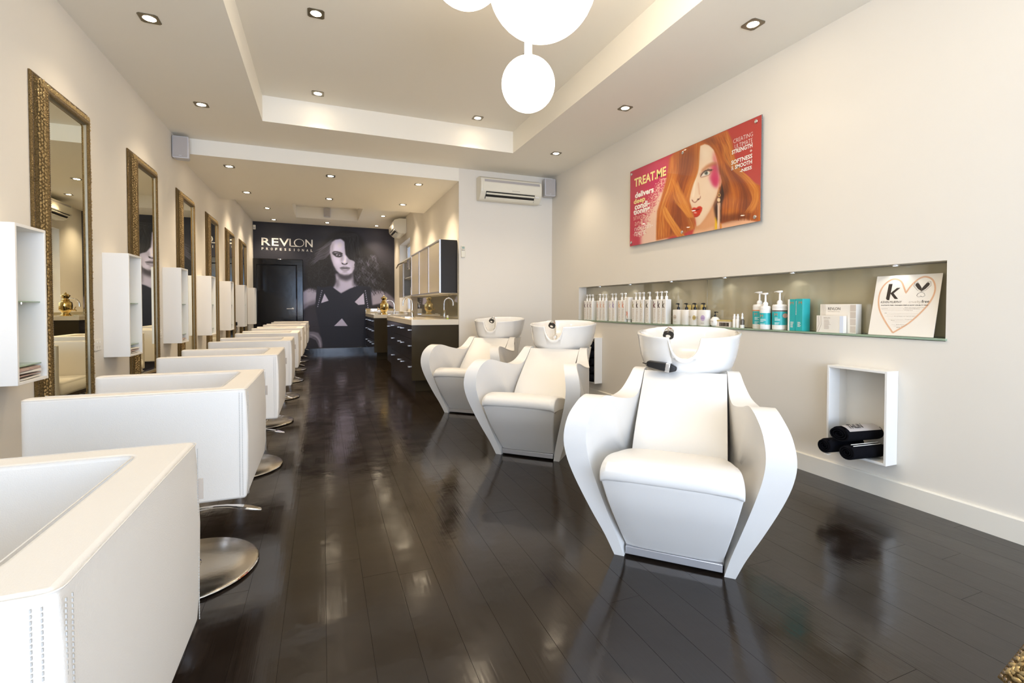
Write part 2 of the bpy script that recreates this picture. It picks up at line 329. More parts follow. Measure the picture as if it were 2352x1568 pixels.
    P.poly([(800, 745), (860, 760), (950, 742), (1062, 828), (1160, 775), (1245, 742), (1320, 745), (1383, 760), (1395, 980), (1368, 1050), (1362, 1200), (1340, 1425), (862, 1425), (838, 1270), (806, 1110), (782, 985), (786, 880)], D, 1, 3)
    P.poly([(1290, 760), (1383, 760), (1395, 980), (1368, 1100), (1330, 1100), (1320, 900)], (29, 33, 46), .8, 12)
    for tri in ([(880, 826), (926, 905), (843, 931)], [(1308, 820), (1210, 918), (1250, 951), (1320, 945)], [(1071, 1097), (1135, 1181), (986, 1180)]): P.poly(tri, G(168), 1, 1.6)
    for i in range(9):
        t = i/8; P.ell(853-46*t, 795+172*t, 4.5, 6, G(180), .85, 1.5); P.ell(1326+30*t, 798+182*t, 4.5, 7, G(190), .85, 1.5)
        P.ell(843-40*t, 800+172*t, 3, 4, G(120), .7, 1.5)
    # hands on the hips
    P.poly([(560, 1230), (690, 1240), (760, 1242), (815, 1255), (846, 1310), (858, 1380), (856, 1420), (822, 1420), (806, 1375), (786, 1335), (740, 1312), (690, 1305), (560, 1300)], G(108), 1, 5)
    P.curve([(720, 1270), (780, 1290), (825, 1340), (840, 1415)], 9, G(150), .7); P.curve([(740, 1300), (790, 1320), (815, 1370)], 5, G(66), .7)
    P.poly([(1372, 1248), (1392, 1285), (1412, 1340), (1406, 1400), (1390, 1420), (1340, 1420), (1336, 1370), (1350, 1300)], G(104), 1, 5)
    P.curve([(1374, 1290), (1385, 1350), (1370, 1410)], 8, G(150), .6)
    P.line([(560, 1186), (1380, 1186)], 1.2, (24, 26, 38), .6)
    P.ell(1560, 330, 130, 200, (60, 57, 68), .6, 70)
    P.im = np.where(P.im > 70, 70+(P.im-70)*1.4, P.im)
    n = np.random.default_rng(2).normal(0, 1.6, P.im.shape[:2]+(1,)); P.im += n
    return P
def paint_poster():
    rnd = random.Random(9); P = Paint(1845, 1568, .62, (196, 62, 60))
    P.poly([(150, 600), (700, 400), (700, 1500), (150, 1560)], (190, 52, 74), 1, 60); P.ell(520, 800, 150, 170, (190, 40, 96), .8, 60)
    P.poly([(1200, 150), (1700, 50), (1700, 1300), (1300, 1300)], (182, 58, 50), .9, 60); P.ell(1580, 400, 120, 300, (190, 66, 52), .7, 90)
    pk = (234, 196, 172)
    P.poly([(600, 800), (560, 900), (500, 960), (470, 1050), (400, 1180), (330, 1330), (330, 1500), (620, 1500), (620, 800)], pk, 1, 16)
    for i in range(1500):
        t = rnd.random(); x = 600-280*t**.8+rnd.gauss(-12, 26); y = 780+620*t
        P.ell(x, y, 4, 4, pk if rnd.random() < .6 else (196, 48, 84), .9, 1)
    # hair behind
    P.poly([(640, 560), (700, 500), (960, 380), (1250, 270), (1300, 380), (1330, 560), (1400, 700), (1500, 800), (1600, 860), (1600, 1240), (1420, 1235), (1180, 1260), (1100, 1200), (900, 1180), (910, 1300), (780, 1375), (495, 1440), (498, 1250), (505, 1130), (545, 1000), (600, 800)], (188, 98, 38), 1, 6)
    # face and neck
    sk = (240, 212, 180)
    P.poly([(930, 1200), (1110, 1060), (1140, 1190), (1150, 1330), (880, 1370), (905, 1300)], (222, 160, 112), 1, 6)
    P.poly([(1180, 1262), (1300, 1225), (1420, 1205), (1560, 1240), (1560, 1300), (1180, 1330)], (236, 180, 140), 1, 6)
    P.poly([(905, 1330), (1010, 1330), (1110, 1290), (1100, 1350), (880, 1390)], (236, 186, 146), .9, 12)
    P.poly([(1118, 1190), (1140, 1200), (1146, 1320), (1116, 1325)], (236, 186, 40), 1, 3); P.poly([(1172, 1250), (1186, 1262), (1190, 1310), (1174, 1312)], (228, 150, 50), 1, 3)
    P.poly([(1095, 1040), (1175, 900), (1200, 760), (1240, 900), (1190, 1060), (1185, 1240), (1150, 1260), (1120, 1180)], (52, 26, 18), .95, 9)
    face = [(962, 438), (1010, 418), (1060, 430), (1105, 480), (1130, 560), (1155, 660), (1168, 760), (1164, 860), (1135, 970), (1100, 1060), (1055, 1140), (1010, 1210), (960, 1270), (925, 1290), (905, 1200), (880, 1120), (840, 1000), (828, 930), (870, 800), (915, 700), (945, 560)]
    P.poly(face, sk, 1, 4)
    P.poly([(1060, 1130), (1140, 960), (1168, 860), (1165, 980), (1110, 1080), (1040, 1190), (950, 1290)], (206, 140, 96), .75, 14)
    P.poly([(860, 1060), (905, 1200), (930, 1290), (880, 1180)], (214, 150, 100), .7, 10)
    P.ell(1010, 520, 40, 60, (246, 226, 196), .7, 26); P.ell(1060, 860, 48, 70, (244, 218, 190), .6, 26)
    # ear
    P.poly([(1172, 742), (1205, 745), (1196, 800), (1180, 860), (1164, 884), (1158, 800)], (226, 160, 122), 1, 4)
    # brow, make up
    P.poly([(1105, 480), (1130, 560), (1150, 640), (1120, 640), (1095, 580)], (214, 88, 92), .75, 14)
    P.poly([(968, 705), (985, 680), (1030, 640), (1085, 612), (1140, 610), (1135, 650), (1085, 660), (1020, 685), (985, 710)], (196, 122, 76), .85, 9)
    P.poly([(1080, 650), (1140, 630), (1160, 720), (1160, 800), (1140, 890), (1100, 860), (1060, 780), (1075, 720)], (206, 40, 84), .85, 17)
    P.ell(1120, 800, 30, 60, (206, 36, 96), .7, 16)
    P.poly([(955, 735), (985, 705), (1025, 682), (1070, 690), (1110, 680), (1080, 715), (1060, 735), (1010, 762), (965, 775)], (168, 98, 66), .6, 8)
    P.poly([(968, 768), (985, 738), (1015, 712), (1050, 706), (1066, 720), (1050, 742), (1012, 755)], (232, 222, 206), 1, 3)
    P.ell(1024, 724, 19, 22, (104, 108, 96), 1, 3); P.ell(1024, 724, 8, 9, (24, 22, 20), 1, 2); P.ell(1018, 716, 3, 3, (240, 240, 236), 1, 1)
    P.curve([(962, 768), (982, 732), (1012, 703), (1050, 695), (1086, 700)], 5, (46, 22, 18), .95)
    for i in range(9): P.line([(1030+i*6, 698), (1046+i*7, 676+i*1.5)], 1.6, (40, 20, 16), .8)
    P.curve([(968, 772), (1015, 760), (1055, 745), (1070, 724)], 2.2, (150, 80, 60), .8)
    # nose
    P.curve([(925, 720), (905, 830), (893, 930), (885, 985)], 12, (250, 232, 206), .7); P.curve([(940, 820), (948, 900), (955, 960)], 9, (222, 170, 132), .6)
    P.curve([(872, 1002), (882, 1025), (908, 1036), (932, 1015), (958, 994), (965, 965)], 4.5, (150, 78, 52), .9); P.ell(940, 1003, 12, 6, (70, 34, 24), .9, 3, -.5); P.ell(880, 1015, 6, 5, (120, 60, 40), .8, 2)
    # lips
    P.poly([(873, 1108), (886, 1092), (905, 1090), (920, 1096), (940, 1080), (962, 1076), (984, 1092), (978, 1126), (955, 1168), (928, 1190), (900, 1194), (890, 1160)], (206, 48, 26), 1, 3)
    P.curve([(878, 1112), (910, 1120), (935, 1112), (958, 1106)], 4, (74, 14, 10), .95); P.curve([(896, 1190), (930, 1186), (960, 1160)], 4, (150, 26, 14), .7); P.ell(910, 1146, 17, 6, (250, 226, 214), .9, 3)
    # hair strands
    cs = [(120, 56, 24), (150, 70, 26), (182, 92, 30), (206, 118, 42), (226, 148, 60), (244, 186, 96)]
    def strand(seg, cols, mu, sd, w0, w1, al, n=0):
        p = cr_spline(seg, 5); L = len(p); a = rnd.randint(0, L-8); b = min(L, a+rnd.randint(7, 16)); c = cols[min(5, max(0, int(rnd.gauss(mu, sd))))]
        P.line([(q[0]+rnd.uniform(-1, 1), q[1]) for q in p[a:b]], rnd.uniform(w0, w1), c, al)
    def left(t, j=0):
        return [(655+305*t, 540-160*t), (645+290*t, 700-20*t), (612+265*t, 860), (560+290*t, 1020+10*t), (520+350*t, 1160+10*t), (505+390*t, 1300-40*t), (500+400*t, 1430-110*t)]
    def right(t): return [(1000+250*t, 398-122*t), (1090+200*t, 470), (1160+170*t, 590+10*t), (1185+210*t, 720), (1215+300*t, 850), (1225+350*t, 970), (1205+390*t, 1090), (1190+395*t, 1228)]
    for i in range(900):
        t = rnd.random(); sw = 14*math.sin(t*9); strand([(x+sw*math.sin(k*1.3), y) for k, (x, y) in enumerate(left(t))], cs, 2.4+1.1*math.sin(t*7+1), 1.0, 3, 7, .35)
    for i in range(1100):
        t = rnd.random(); sw = 16*math.sin(t*8+1); strand([(x+sw*math.sin(k*1.2), y) for k, (x, y) in enumerate(right(t))], cs, 1.9+1.0*math.sin(t*8), 1.0, 3, 7, .35)
    P.poly([(700, 560), (900, 440), (930, 560), (880, 700), (800, 800), (740, 780)], (112, 56, 34), .5, 40); P.poly([(640, 1040), (800, 1060), (890, 1180), (900, 1300), (760, 1330)], (134, 60, 28), .45, 40)
    for i in range(230):   # bright wave down the left lock
        t = rnd.random(); o = rnd.gauss(0, 10); seg = [(625+95*t, 780), (665+80*t+o, 870), (680+105*t+o, 960), (720+105*t+o, 1050), (780+80*t, 1130), (830+60*t, 1200)]; strand(seg, cs, 4.2, .8, 2.5, 5, .3)
    for i in range(200):
        t = rnd.random(); o = rnd.gauss(0, 8); seg = [(560+30*t, 1080), (580+70*t, 1180+o), (640+80*t, 1280), (700+90*t, 1380)]; strand(seg+[(720+90*t, 1400)], cs, 3.9, .8, 2.5, 5, .3)
    for i in range(260):
        t = rnd.random(); o = rnd.gauss(0, 10); seg = [(1130+120*t, 360), (1180+100*t+o, 450), (1200+110*t, 560), (1290+90*t, 680), (1420+80*t, 790), (1500+80*t+o, 900), (1510+70*t, 1020), (1430+90*t, 1150)]; strand(seg, cs, 3.7, .9, 2.5, 5, .28)
    P.poly([(1105, 600), (1190, 690), (1260, 800), (1270, 930), (1200, 1010), (1215, 800)], (66, 30, 18), .6, 20); P.poly([(1180, 1170), (1400, 1150), (1460, 1205), (1300, 1240), (1180, 1262)], (90, 38, 18), .6, 16)
    P.poly([(1250, 560), (1400, 700), (1440, 860), (1330, 880)], (130, 58, 28), .4, 36); P.poly([(960, 385), (1100, 330), (1150, 420), (1060, 425)], (110, 54, 30), .5, 16)
    # earring
    P.line([(1160, 890), (1160, 950)], 3, (214, 170, 110), .95); P.ell(1162, 960, 15, 20, (216, 170, 104), 1, 2); P.ell(1162, 958, 7, 10, (50, 26, 16), 1, 2)
    P.ell(1158, 1010, 17, 22, (238, 206, 160), 1, 2); P.ell(1164, 1035, 9, 8, (170, 110, 60), .8, 2)
    P.poly([(1144, 1040), (1176, 1040), (1174, 1190), (1170, 1320), (1140, 1320), (1146, 1190)], (224, 182, 150), 1, 2); P.line([(1152, 1050), (1150, 1310)], 3, (250, 236, 220), .9); P.line([(1170, 1050), (1168, 1300)], 2.4, (150, 90, 70), .8)
    return P
# ---------------------------------------------------------------- the room
def struct(name, mb, m, parent=None, **k):
    return mb.build(name, m, parent, kind=None if parent else 'structure', **k)
floor = struct('floor', MB().box(XL-.05, XR+.15, Y0, YB+.05, -.08, -.003), 'gap', smooth=False)
rf = random.Random(11); bmesh_cache = {}
X = XL+.0; BW = .1365; x = .0035-11*BW
while x < XR:
    a, b = max(x, XL), min(x+BW, XR); y = Y0-rf.uniform(0, 1.6); yend = YB if a < 1.1 else (6.1 if a < XK else Y2)
    if b-a > .02:
        while y < yend:
            L = rf.choice((2.4, 3.0, 3.6)); ya, yb = max(y, Y0), min(y+L, yend)
            if yb-ya > .05:
                full = (round(b-a, 4), round(yb-ya, 4)); me = bmesh_cache.get(full)
                if me is None:
                    o = MB().box(.0005, full[0]-.0005, .0005, full[1]-.0005, -.02, 0).build('floor_board', 'floor', floor, smooth=False)
                    bmesh_cache[full] = o.data; o.location = (a, ya, 0)
                else:
                    o = bpy.data.objects.new('floor_board', me); C.objects.link(o); o.parent = floor; o.location = (a, ya, 0)
                o.location.z = rf.uniform(-.0003, 0)
            y += L
    x += BW
# ceilings with their recesses (front bay, lower middle bay, rear bay)
def bay(mb, x0, x1, y0, y1, z, hole=None, zt=None):
    wall_sheet(lambda u, v: (u, v, z), x0, x1, y0, y1, [hole] if hole else [], mb)
    if hole:
        a, b, c, d = hole; mb.quad((a, c, zt), (b, c, zt), (b, d, zt), (a, d, zt))
        mb.quad((a, c, z), (b, c, z), (b, c, zt), (a, c, zt)); mb.quad((a, d, z), (b, d, z), (b, d, zt), (a, d, zt))
        mb.quad((a, c, z), (a, d, z), (a, d, zt), (a, c, zt)); mb.quad((b, c, z), (b, d, z), (b, d, zt), (b, c, zt))
    return mb
cm = MB(); bay(cm, XL, XR, Y0, Y2, Z1, (-.525, 2.055, -1.9, 5.17), TZ)
bay(cm, XL, XK, Y2, Y3, Z2); bay(cm, XL, XK, Y3, YB, Z3, (-.515, .727, 9.1, 11.1), T3)
cm.quad((XL, Y2, Z2), (XK, Y2, Z2), (XK, Y2, Z1), (XL, Y2, Z1)); cm.quad((XL, Y3, Z2), (XK, Y3, Z2), (XK, Y3, Z3), (XL, Y3, Z3))
struct('ceiling', cm, 'ceil', smooth=False)
struct('wall_left', wall_sheet(lambda u, v: (XL, u, v), Y0, YB, 0, Z3, []), 'wall', smooth=False)
NB0, NB1, ND = .905, 1.32, 3.07
CUB = [(1.668, 2.003), (4.69, 5.025)]
wr = wall_sheet(lambda u, v: (XR, u, v), Y0, Y2, 0, Z1, [(1.457, 5.23, NB0, NB1)]+[(a+.012, b-.012, .235, .71) for a, b in CUB])
def recess(mb, y0, y1, z0, z1, d, back=True):
    mb.quad((XR, y0, z0), (d, y0, z0), (d, y1, z0), (XR, y1, z0)); mb.quad((XR, y0, z1), (d, y0, z1), (d, y1, z1), (XR, y1, z1))
    mb.quad((XR, y0, z0), (d, y0, z0), (d, y0, z1), (XR, y0, z1)); mb.quad((XR, y1, z0), (d, y1, z0), (d, y1, z1), (XR, y1, z1))
    if back: mb.quad((d, y0, z0), (d, y1, z0), (d, y1, z1), (d, y0, z1))
recess(wr, 1.457, 5.23, NB0, NB1, ND+.012)
for a, b in CUB: recess(wr, a+.012, b-.012, .235, .71, 3.03)
wall_r = struct('wall_right', wr, 'wall', smooth=False)
for a, b in ((1.46, 3.2), (3.203, 5.228)): MB().box(ND, ND+.008, a, b, .922, 1.317).build('back_panel', 'splash', wall_r, bevel=.001)
struct('wall_partition', wall_sheet(lambda u, v: (u, Y2, v), XK, XR, 0, Z1, []), 'wall', smooth=False)
WY0, WY1, WZ0, WZ1 = 9.67, 11.07, .97, 2.47
wk = wall_sheet(lambda u, v: (XK, u, v), Y2, YB, 0, Z3, [(WY0, WY1, WZ0, WZ1)]); XW = XK+.16
for q in (((XK, WY0), (XW, WY0)), ((XK, WY1), (XW, WY1))): wk.quad(q[0]+(WZ0,), q[1]+(WZ0,), q[1]+(WZ1,), q[0]+(WZ1,))
for z in (WZ0, WZ1): wk.quad((XK, WY0, z), (XW, WY0, z), (XW, WY1, z), (XK, WY1, z))
struct('wall_kitchen', wk, 'wall', smooth=False)
win = struct('window_1', MB().box(XW, XW+.03, WY0, WY0+.06, WZ0, WZ1).box(XW, XW+.03, WY1-.06, WY1, WZ0, WZ1).box(XW, XW+.03, WY0, WY1, WZ1-.06, WZ1).box(XW, XW+.03, WY0, WY1, WZ0, WZ0+.06).box(XW, XW+.03, 10.34, 10.4, WZ0, WZ1), 'trim', smooth=False)
struct('window_pane', MB().box(XW+.01, XW+.016, WY0+.05, WY1-.05, WZ0+.05, WZ1-.05), mat('frosted_pane', (240, 244, 250), .5, trans=.6, noise=.003), win, smooth=False)
# shop front behind the camera: piers, sill and a wide opening to the street
struct('wall_front', wall_sheet(lambda u, v: (u, Y0, v), XL, XR, 0, Z1, [(-1.2, 2.75, .3, 2.65)]), 'wall', smooth=False)
mural_wall = struct('wall_back', MB().box(XL, XK, YB, YB+.05, 0, Z3), 'wall', smooth=False)
# skirtings
def skirt(name, pts, m='trim', h=.114, t=.016):
    mb = MB(); (x0, y0), (x1, y1), (nx, ny) = pts
    pr = [(0, 0), (t, 0), (t, h-.006), (t-.006, h), (0, h)]
    mb.prism(pr, lambda p, q, s: (x0+(x1-x0)*s+nx*p, y0+(y1-y0)*s+ny*p, q), 0, 1); return struct(name, mb, m, smooth=False)
skirt('baseboard_right', ((XR, Y0), (XR, Y2), (-1, 0))); skirt('baseboard_left', ((XL, Y0), (XL, YB), (1, 0))); skirt('baseboard_partition', ((XK+.0, Y2), (XR, Y2), (0, -1)))
skirt('baseboard_back', ((-.41, YB), (XK, YB), (0, -1)), 'doorblk', .112, .02)

# ---------------------------------------------------------------- printed pictures as fine coloured sheets
def picture(name, P, H, p0, p1, q0, q1, n, m, fn, m_mat, parent):
    """sample the painting P through the plane-to-picture map H on an n x m grid"""
    ps = np.linspace(p0, p1, n); qs = np.linspace(q0, q1, m); A, B = np.meshgrid(ps, qs); D = H[2][0]*A+H[2][1]*B+H[2][2]
    U = (H[0][0]*A+H[0][1]*B+H[0][2])/D*P.sc-.5; V = (H[1][0]*A+H[1][1]*B+H[1][2])/D*P.sc-.5
    U = np.clip(U, 0, P.w-1.001); V = np.clip(V, 0, P.h-1.001); i = U.astype(int); j = V.astype(int); fu = (U-i)[..., None]; fv = (V-j)[..., None]; I = P.im
    col = (I[j, i]*(1-fu)+I[j, i+1]*fu)*(1-fv)+(I[j+1, i]*(1-fu)+I[j+1, i+1]*fu)*fv
    col = np.clip(col, 0, 255)/255; col = np.where(col > .04045, ((col+.055)/1.055)**2.4, col/12.92)
    me = bpy.data.meshes.new(name); vs = np.array(fn(A.ravel(), B.ravel()), dtype=np.float32).T
    me.vertices.add(n*m); me.vertices.foreach_set('co', vs.ravel())
    g = np.arange(n*m).reshape(m, n); q = np.stack([g[:-1, :-1], g[:-1, 1:], g[1:, 1:], g[1:, :-1]], -1).reshape(-1)
    me.loops.add(len(q)); me.loops.foreach_set('vertex_index', q.astype(np.int32)); k = len(q)//4; me.polygons.add(k)
    me.polygons.foreach_set('loop_start', np.arange(0, k*4, 4, dtype=np.int32)); me.update(calc_edges=True); me.validate()
    at = me.color_attributes.new('print', 'FLOAT_COLOR', 'POINT'); at.data.foreach_set('color', np.concatenate([col.reshape(-1, 3), np.ones((n*m, 1))], 1).astype(np.float32).ravel())
    me.materials.append(M[m_mat]); o = bpy.data.objects.new(name, me); C.objects.link(o); o.parent = parent; return o
HM = [[532.7503, -5.192611, 866.6953], [32.65335, -470.9162, 1474.03], [.03304799, -.001989143, 1]]
HP = [[-2559.37813, 26.9119199, 11486.0504], [1801.92436, -4634.68573, 7116.83341], [.842724429, -.0200674796, 1]]
mural = empty('wall_mural', (.1, YB-.004, 1.5), label='dark full-wall advertising mural of a curly-haired woman in a navy dress on the far wall', cat='mural')
mo = (.1, YB-.004, 1.5)
def M_(x, y, z): return (x-mo[0], y-mo[1], z-mo[2])
picture('print', paint_mural(), HM, XL+.002, XK-.002, .112, Z3-.002, 430, 400, lambda a, b: (a-mo[0], a*0, b-mo[2]), 'mural', mural)
wy = YB-.006
def ml(s, x0, x1, z0, z1, bold=0, **k): return text_fit(s, M_(x0, wy, z0), (1, 0, 0), (0, 0, 1), x1-x0, z1-z0, 'white', mural, bold=bold, **k)
ml('R', -1.258, -1.078, 2.437, 2.607, .012); ml('E', -1.052, -.915, 2.437, 2.607, .012); ml('V', -.902, -.70, 2.437, 2.61, .012)
lm = MB()   # the L whose foot runs under the wide O
lm.box(*[M_(-.692, wy, 0)[0], M_(-.668, wy, 0)[0]], -.0025, 0, 2.437-mo[2], 2.61-mo[2]).box(M_(-.692, wy, 0)[0], M_(-.50, wy, 0)[0], -.0025, 0, 2.437-mo[2], 2.452-mo[2])
lm.build('lettering', 'white', mural, smooth=False)
oc = (-.495, 2.526); rg = []
for (ra, rb, off) in ((.108, .091, 0), (.088, .079, .006)): rg.append([(oc[0]+off+ra*math.cos(t*PI/24)-mo[0], -.002, oc[1]+rb*math.sin(t*PI/24)-mo[2]) for t in range(48)])
MB().rings(rg, cap=False).build('lettering', 'white', mural, smooth=False)
ml('N', -.362, -.209, 2.44, 2.612, .012)
for i, ch in enumerate('PROFESSIONAL'):
    xc = -1.236+i*(1.005/11)+(.0 if ch != 'I' else 0); hw = .006 if ch == 'I' else .02; zb = 2.336; ml(ch, xc-hw, xc+hw, zb, zb+.054, .012)
# poster on stand-offs
pc = (XR-.03, 3.342, 2.08)
poster = empty('salon_poster', pc, label='red acrylic poster of a red-haired woman with red lips on the right wall', cat='poster')
def P_(x, y, z): return (x-pc[0], y-pc[1], z-pc[2])
picture('print', paint_poster(), HP, 2.557, 4.13, 1.7, 2.458, 380, 200, lambda a, b: (a*0-.0002, a-pc[1], b-pc[2]), 'poster', poster)
MB().box(0, .008, 2.555-pc[1], 4.132-pc[1], 1.698-pc[2], 2.46-pc[2]).build('acrylic_panel', 'clear', poster, bevel=.001)
for y in (2.6, 3.36, 4.1):
    for z in (1.735, 2.425):
        MB().lathe([(.014, 0), (.014, .006), (.011, .008)], 16).lathe([(.008, -.03), (.008, 0)], 12).build('standoff', 'chrome', poster).matrix_local = Matrix.Translation(P_(pc[0]-.001, y, z)) @ Matrix.Rotation(-PI/2, 4, 'Y')
def pl(s, y0, y1, z0, z1, m, bold=0, ital=0): return text_fit(s, P_(pc[0]-.0015, y0, z0), (0, -1, 0), (0, 0, 1), y0-y1, z1-z0, m, poster, bold=bold, shear=ital)
pl('TREAT.ME', 4.06, 3.58, 2.284, 2.37, 'cream', .03); pl('delivers', 4.047, 3.756, 2.17, 2.228, 'white', .035); pl('deep', 4.068, 3.883, 2.1, 2.165, 'cream', .03)
pl('condi-', 4.052, 3.815, 2.055, 2.115, 'white', .035); pl('tioning', 4.071, 3.809, 1.99, 2.06, 'white', .035)
pl('shine', 4.071, 3.888, 1.955, 2.006, 'pinkw', -.012); pl('and', 4.05, 3.921, 1.898, 1.948, 'pinkw', -.012); pl('nourish-', 4.05, 3.764, 1.843, 1.892, 'white', -.015); pl('ment', 4.051, 3.871, 1.792, 1.839, 'white', -.015)
pl('CREATING', 2.808, 2.63, 2.331, 2.362, 'white', -.015); pl('ULTIMATE', 2.794, 2.632, 2.287, 2.318, 'white', -.015); pl('STRENGTH', 2.822, 2.632, 2.25, 2.283, 'white', .03)
pl('+', 2.655, 2.633, 2.217, 2.238, 'white'); pl('SOFTNESS', 2.826, 2.632, 2.172, 2.205, 'white', .03); pl('&', 2.826, 2.803, 2.131, 2.163, 'white', -.015); pl('SMOOTH', 2.79, 2.634, 2.131, 2.163, 'white', .03); pl('-NESS', 2.743, 2.635, 2.092, 2.118, 'white', .03)

# ---------------------------------------------------------------- far door
door = empty('door_1', (-.95, YB, 0)); door['kind'] = 'structure'
MB().box(-.46, .385, -.035, 0, .012, 2.0).build('door_panel', 'doorblk', door, bevel=.003)
for a in ((-.475, -.40, -.055, 0, 0, 2.14), (.40, .535, -.055, 0, 0, 2.14)): bx('door_jamb', 'doorblk', a, door, .012)
bx('door_head', 'doorblk', (-.475, .535, -.056, 0, 2.005, 2.145), door, .012)
hd = MB().lathe([(.027, 0), (.027, .008), (.02, .012)], 20).build('door_handle', 'alu', door); hd.matrix_local = Matrix.Translation((.315, -.035, 1.025)) @ Matrix.Rotation(PI/2, 4, 'X')
MB().tube([(0, 0, .0), (0, 0, .05), (-.01, 0, .058), (-.12, 0, .058)], .009).build('lever', 'alu', hd)
# ---------------------------------------------------------------- downlights
def spot(loc, e=SPOT_E, size=112, parent=None):
    l = bpy.data.lights.new('downlight_beam', 'SPOT'); l.energy = e; l.color = SPOT_C; l.spot_size = math.radians(size); l.spot_blend = .9; l.shadow_soft_size = .035
    o = bpy.data.objects.new('downlight_beam', l); o.location = loc; C.objects.link(o)
    if parent: o.parent = parent
    return o
dl0 = empty('downlight', (0, 0, 0))
pm = MB(); pr = [(.047, -.002), (.047, .03)]; sq = [[(sx*.054, sy*.054, z) for sx, sy in ((-1, -1), (1, -1), (1, 1), (-1, 1))] for z in (0, -.004)]
n = 24; out = []
for i in range(n):
    a = 2*PI*(i+.5)/n; c_, s_ = math.cos(a), math.sin(a); k = .054/max(abs(c_), abs(s_)); out.append((c_*k, s_*k))
pm.rings([[(p[0], p[1], 0) for p in out], [(p[0], p[1], -.004) for p in out], [(p[0]*.9, p[1]*.9, -.005) for p in out], [(.036*math.cos(2*PI*(i+.5)/n), .036*math.sin(2*PI*(i+.5)/n), -.004) for i in range(n)], [(.034*math.cos(2*PI*(i+.5)/n), .034*math.sin(2*PI*(i+.5)/n), -.001) for i in range(n)]], cap=False)
pm.build('trim_plate', 'plate', dl0, smooth=False)
MB().lathe([(.034, -.0025), (.02, -.0045), (.001, -.005)], 24).build('lamp', 'disc', dl0)
LL = []
for i, y in enumerate((.9, 2.25, 3.6, 4.953)): LL.append((-.982, y, Z1, 'square downlight above the left mirror wall, front bay, %s row' % ('nearest', 'second', 'third', 'farthest')[i], (.3, .6, 1.4, 1.7)[i]))
for i, y in enumerate((.9, 2.27, 3.633, 4.993)): LL.append((2.521, y, Z1, 'square downlight in the ceiling beside the right wall, %s row from the front' % ('nearest', 'second', 'third', 'farthest')[i], (.1, .3, 1.15, 1.6)[i]))
for i, y in enumerate((2.25, 3.603, 4.935)):
    LL.append((-.03, y, TZ, 'square downlight up in the tray recess, left side, %s row' % ('nearest', 'middle', 'farthest')[i], 1.6)); LL.append((1.555, y, TZ, 'square downlight up in the tray recess, right side, %s row' % ('nearest', 'middle', 'farthest')[i], 1.6))
for i, y in enumerate((6.345, 7.69)):
    for j, x in enumerate((-.99, .1, 1.185)): LL.append((x, y, Z2, 'square downlight in the lowered ceiling, %s row, %s' % (('front', 'rear')[i], ('left', 'middle', 'right')[j]), 4.2))
for i, y in enumerate((8.97, 10.265, 11.56)):
    for j, x in enumerate((-.977, 1.178)): LL.append((x, y, Z3, 'square downlight in the rear ceiling, %s row, %s side' % (('front', 'middle', 'last')[i], ('left', 'right')[j]), 4.2))
LL.append((.105, 11.531, Z3, 'square downlight in the rear ceiling, middle of the last row before the mural', 2.))
for i, (x, y, z, lb, k) in enumerate(LL):
    o = dl0 if i == 0 else copy_tree(dl0); o.location = (x, y, z); tag(o, lb, 'downlight', 'square recessed downlights'); spot((x, y, z-.02), SPOT_E*k)
# ---------------------------------------------------------------- cluster of opal globes
gl = empty('globe_pendant', (1.0, 2.2, TZ), label='cluster of glowing white glass globes hanging from the tray ceiling', cat='pendant lamp')
MB().lathe([(.3, 0), (.3, -.03), (.27, -.04)], 40).build('ceiling_rose', 'acw', gl)
def globe(c, r, ztop, nm='globe'):
    prof = []; nk = r*.11+.004
    for i in range(23):
        a = -PI/2+PI*.93*i/22; prof.append((max(.001, r*math.cos(a)), r*math.sin(a)))
    zt = prof[-1][1]; prof += [(r*.19, zt+r*.06), (r*.14, zt+r*.16), (nk, zt+r*.32), (nk, ztop-c[2])]
    o = MB().lathe(prof, 40).build(nm, 'globe', gl, angle=80); o.location = (c[0]-1.0, c[1]-2.2, c[2]-TZ)
    l = bpy.data.lights.new('globe_glow', 'POINT'); l.energy = 22*(r/.3)**2; l.color = (1, .88, .72); l.shadow_soft_size = r*.9
    return o
globe((1.03, 2.2, 2.70), .272, TZ-.03); globe((.64, 2.2, 2.672), .175, TZ-.03); globe((.955, 2.2, 2.182), .132, 2.47); globe((1.33, 1.72, 2.74), .19, TZ-.03)

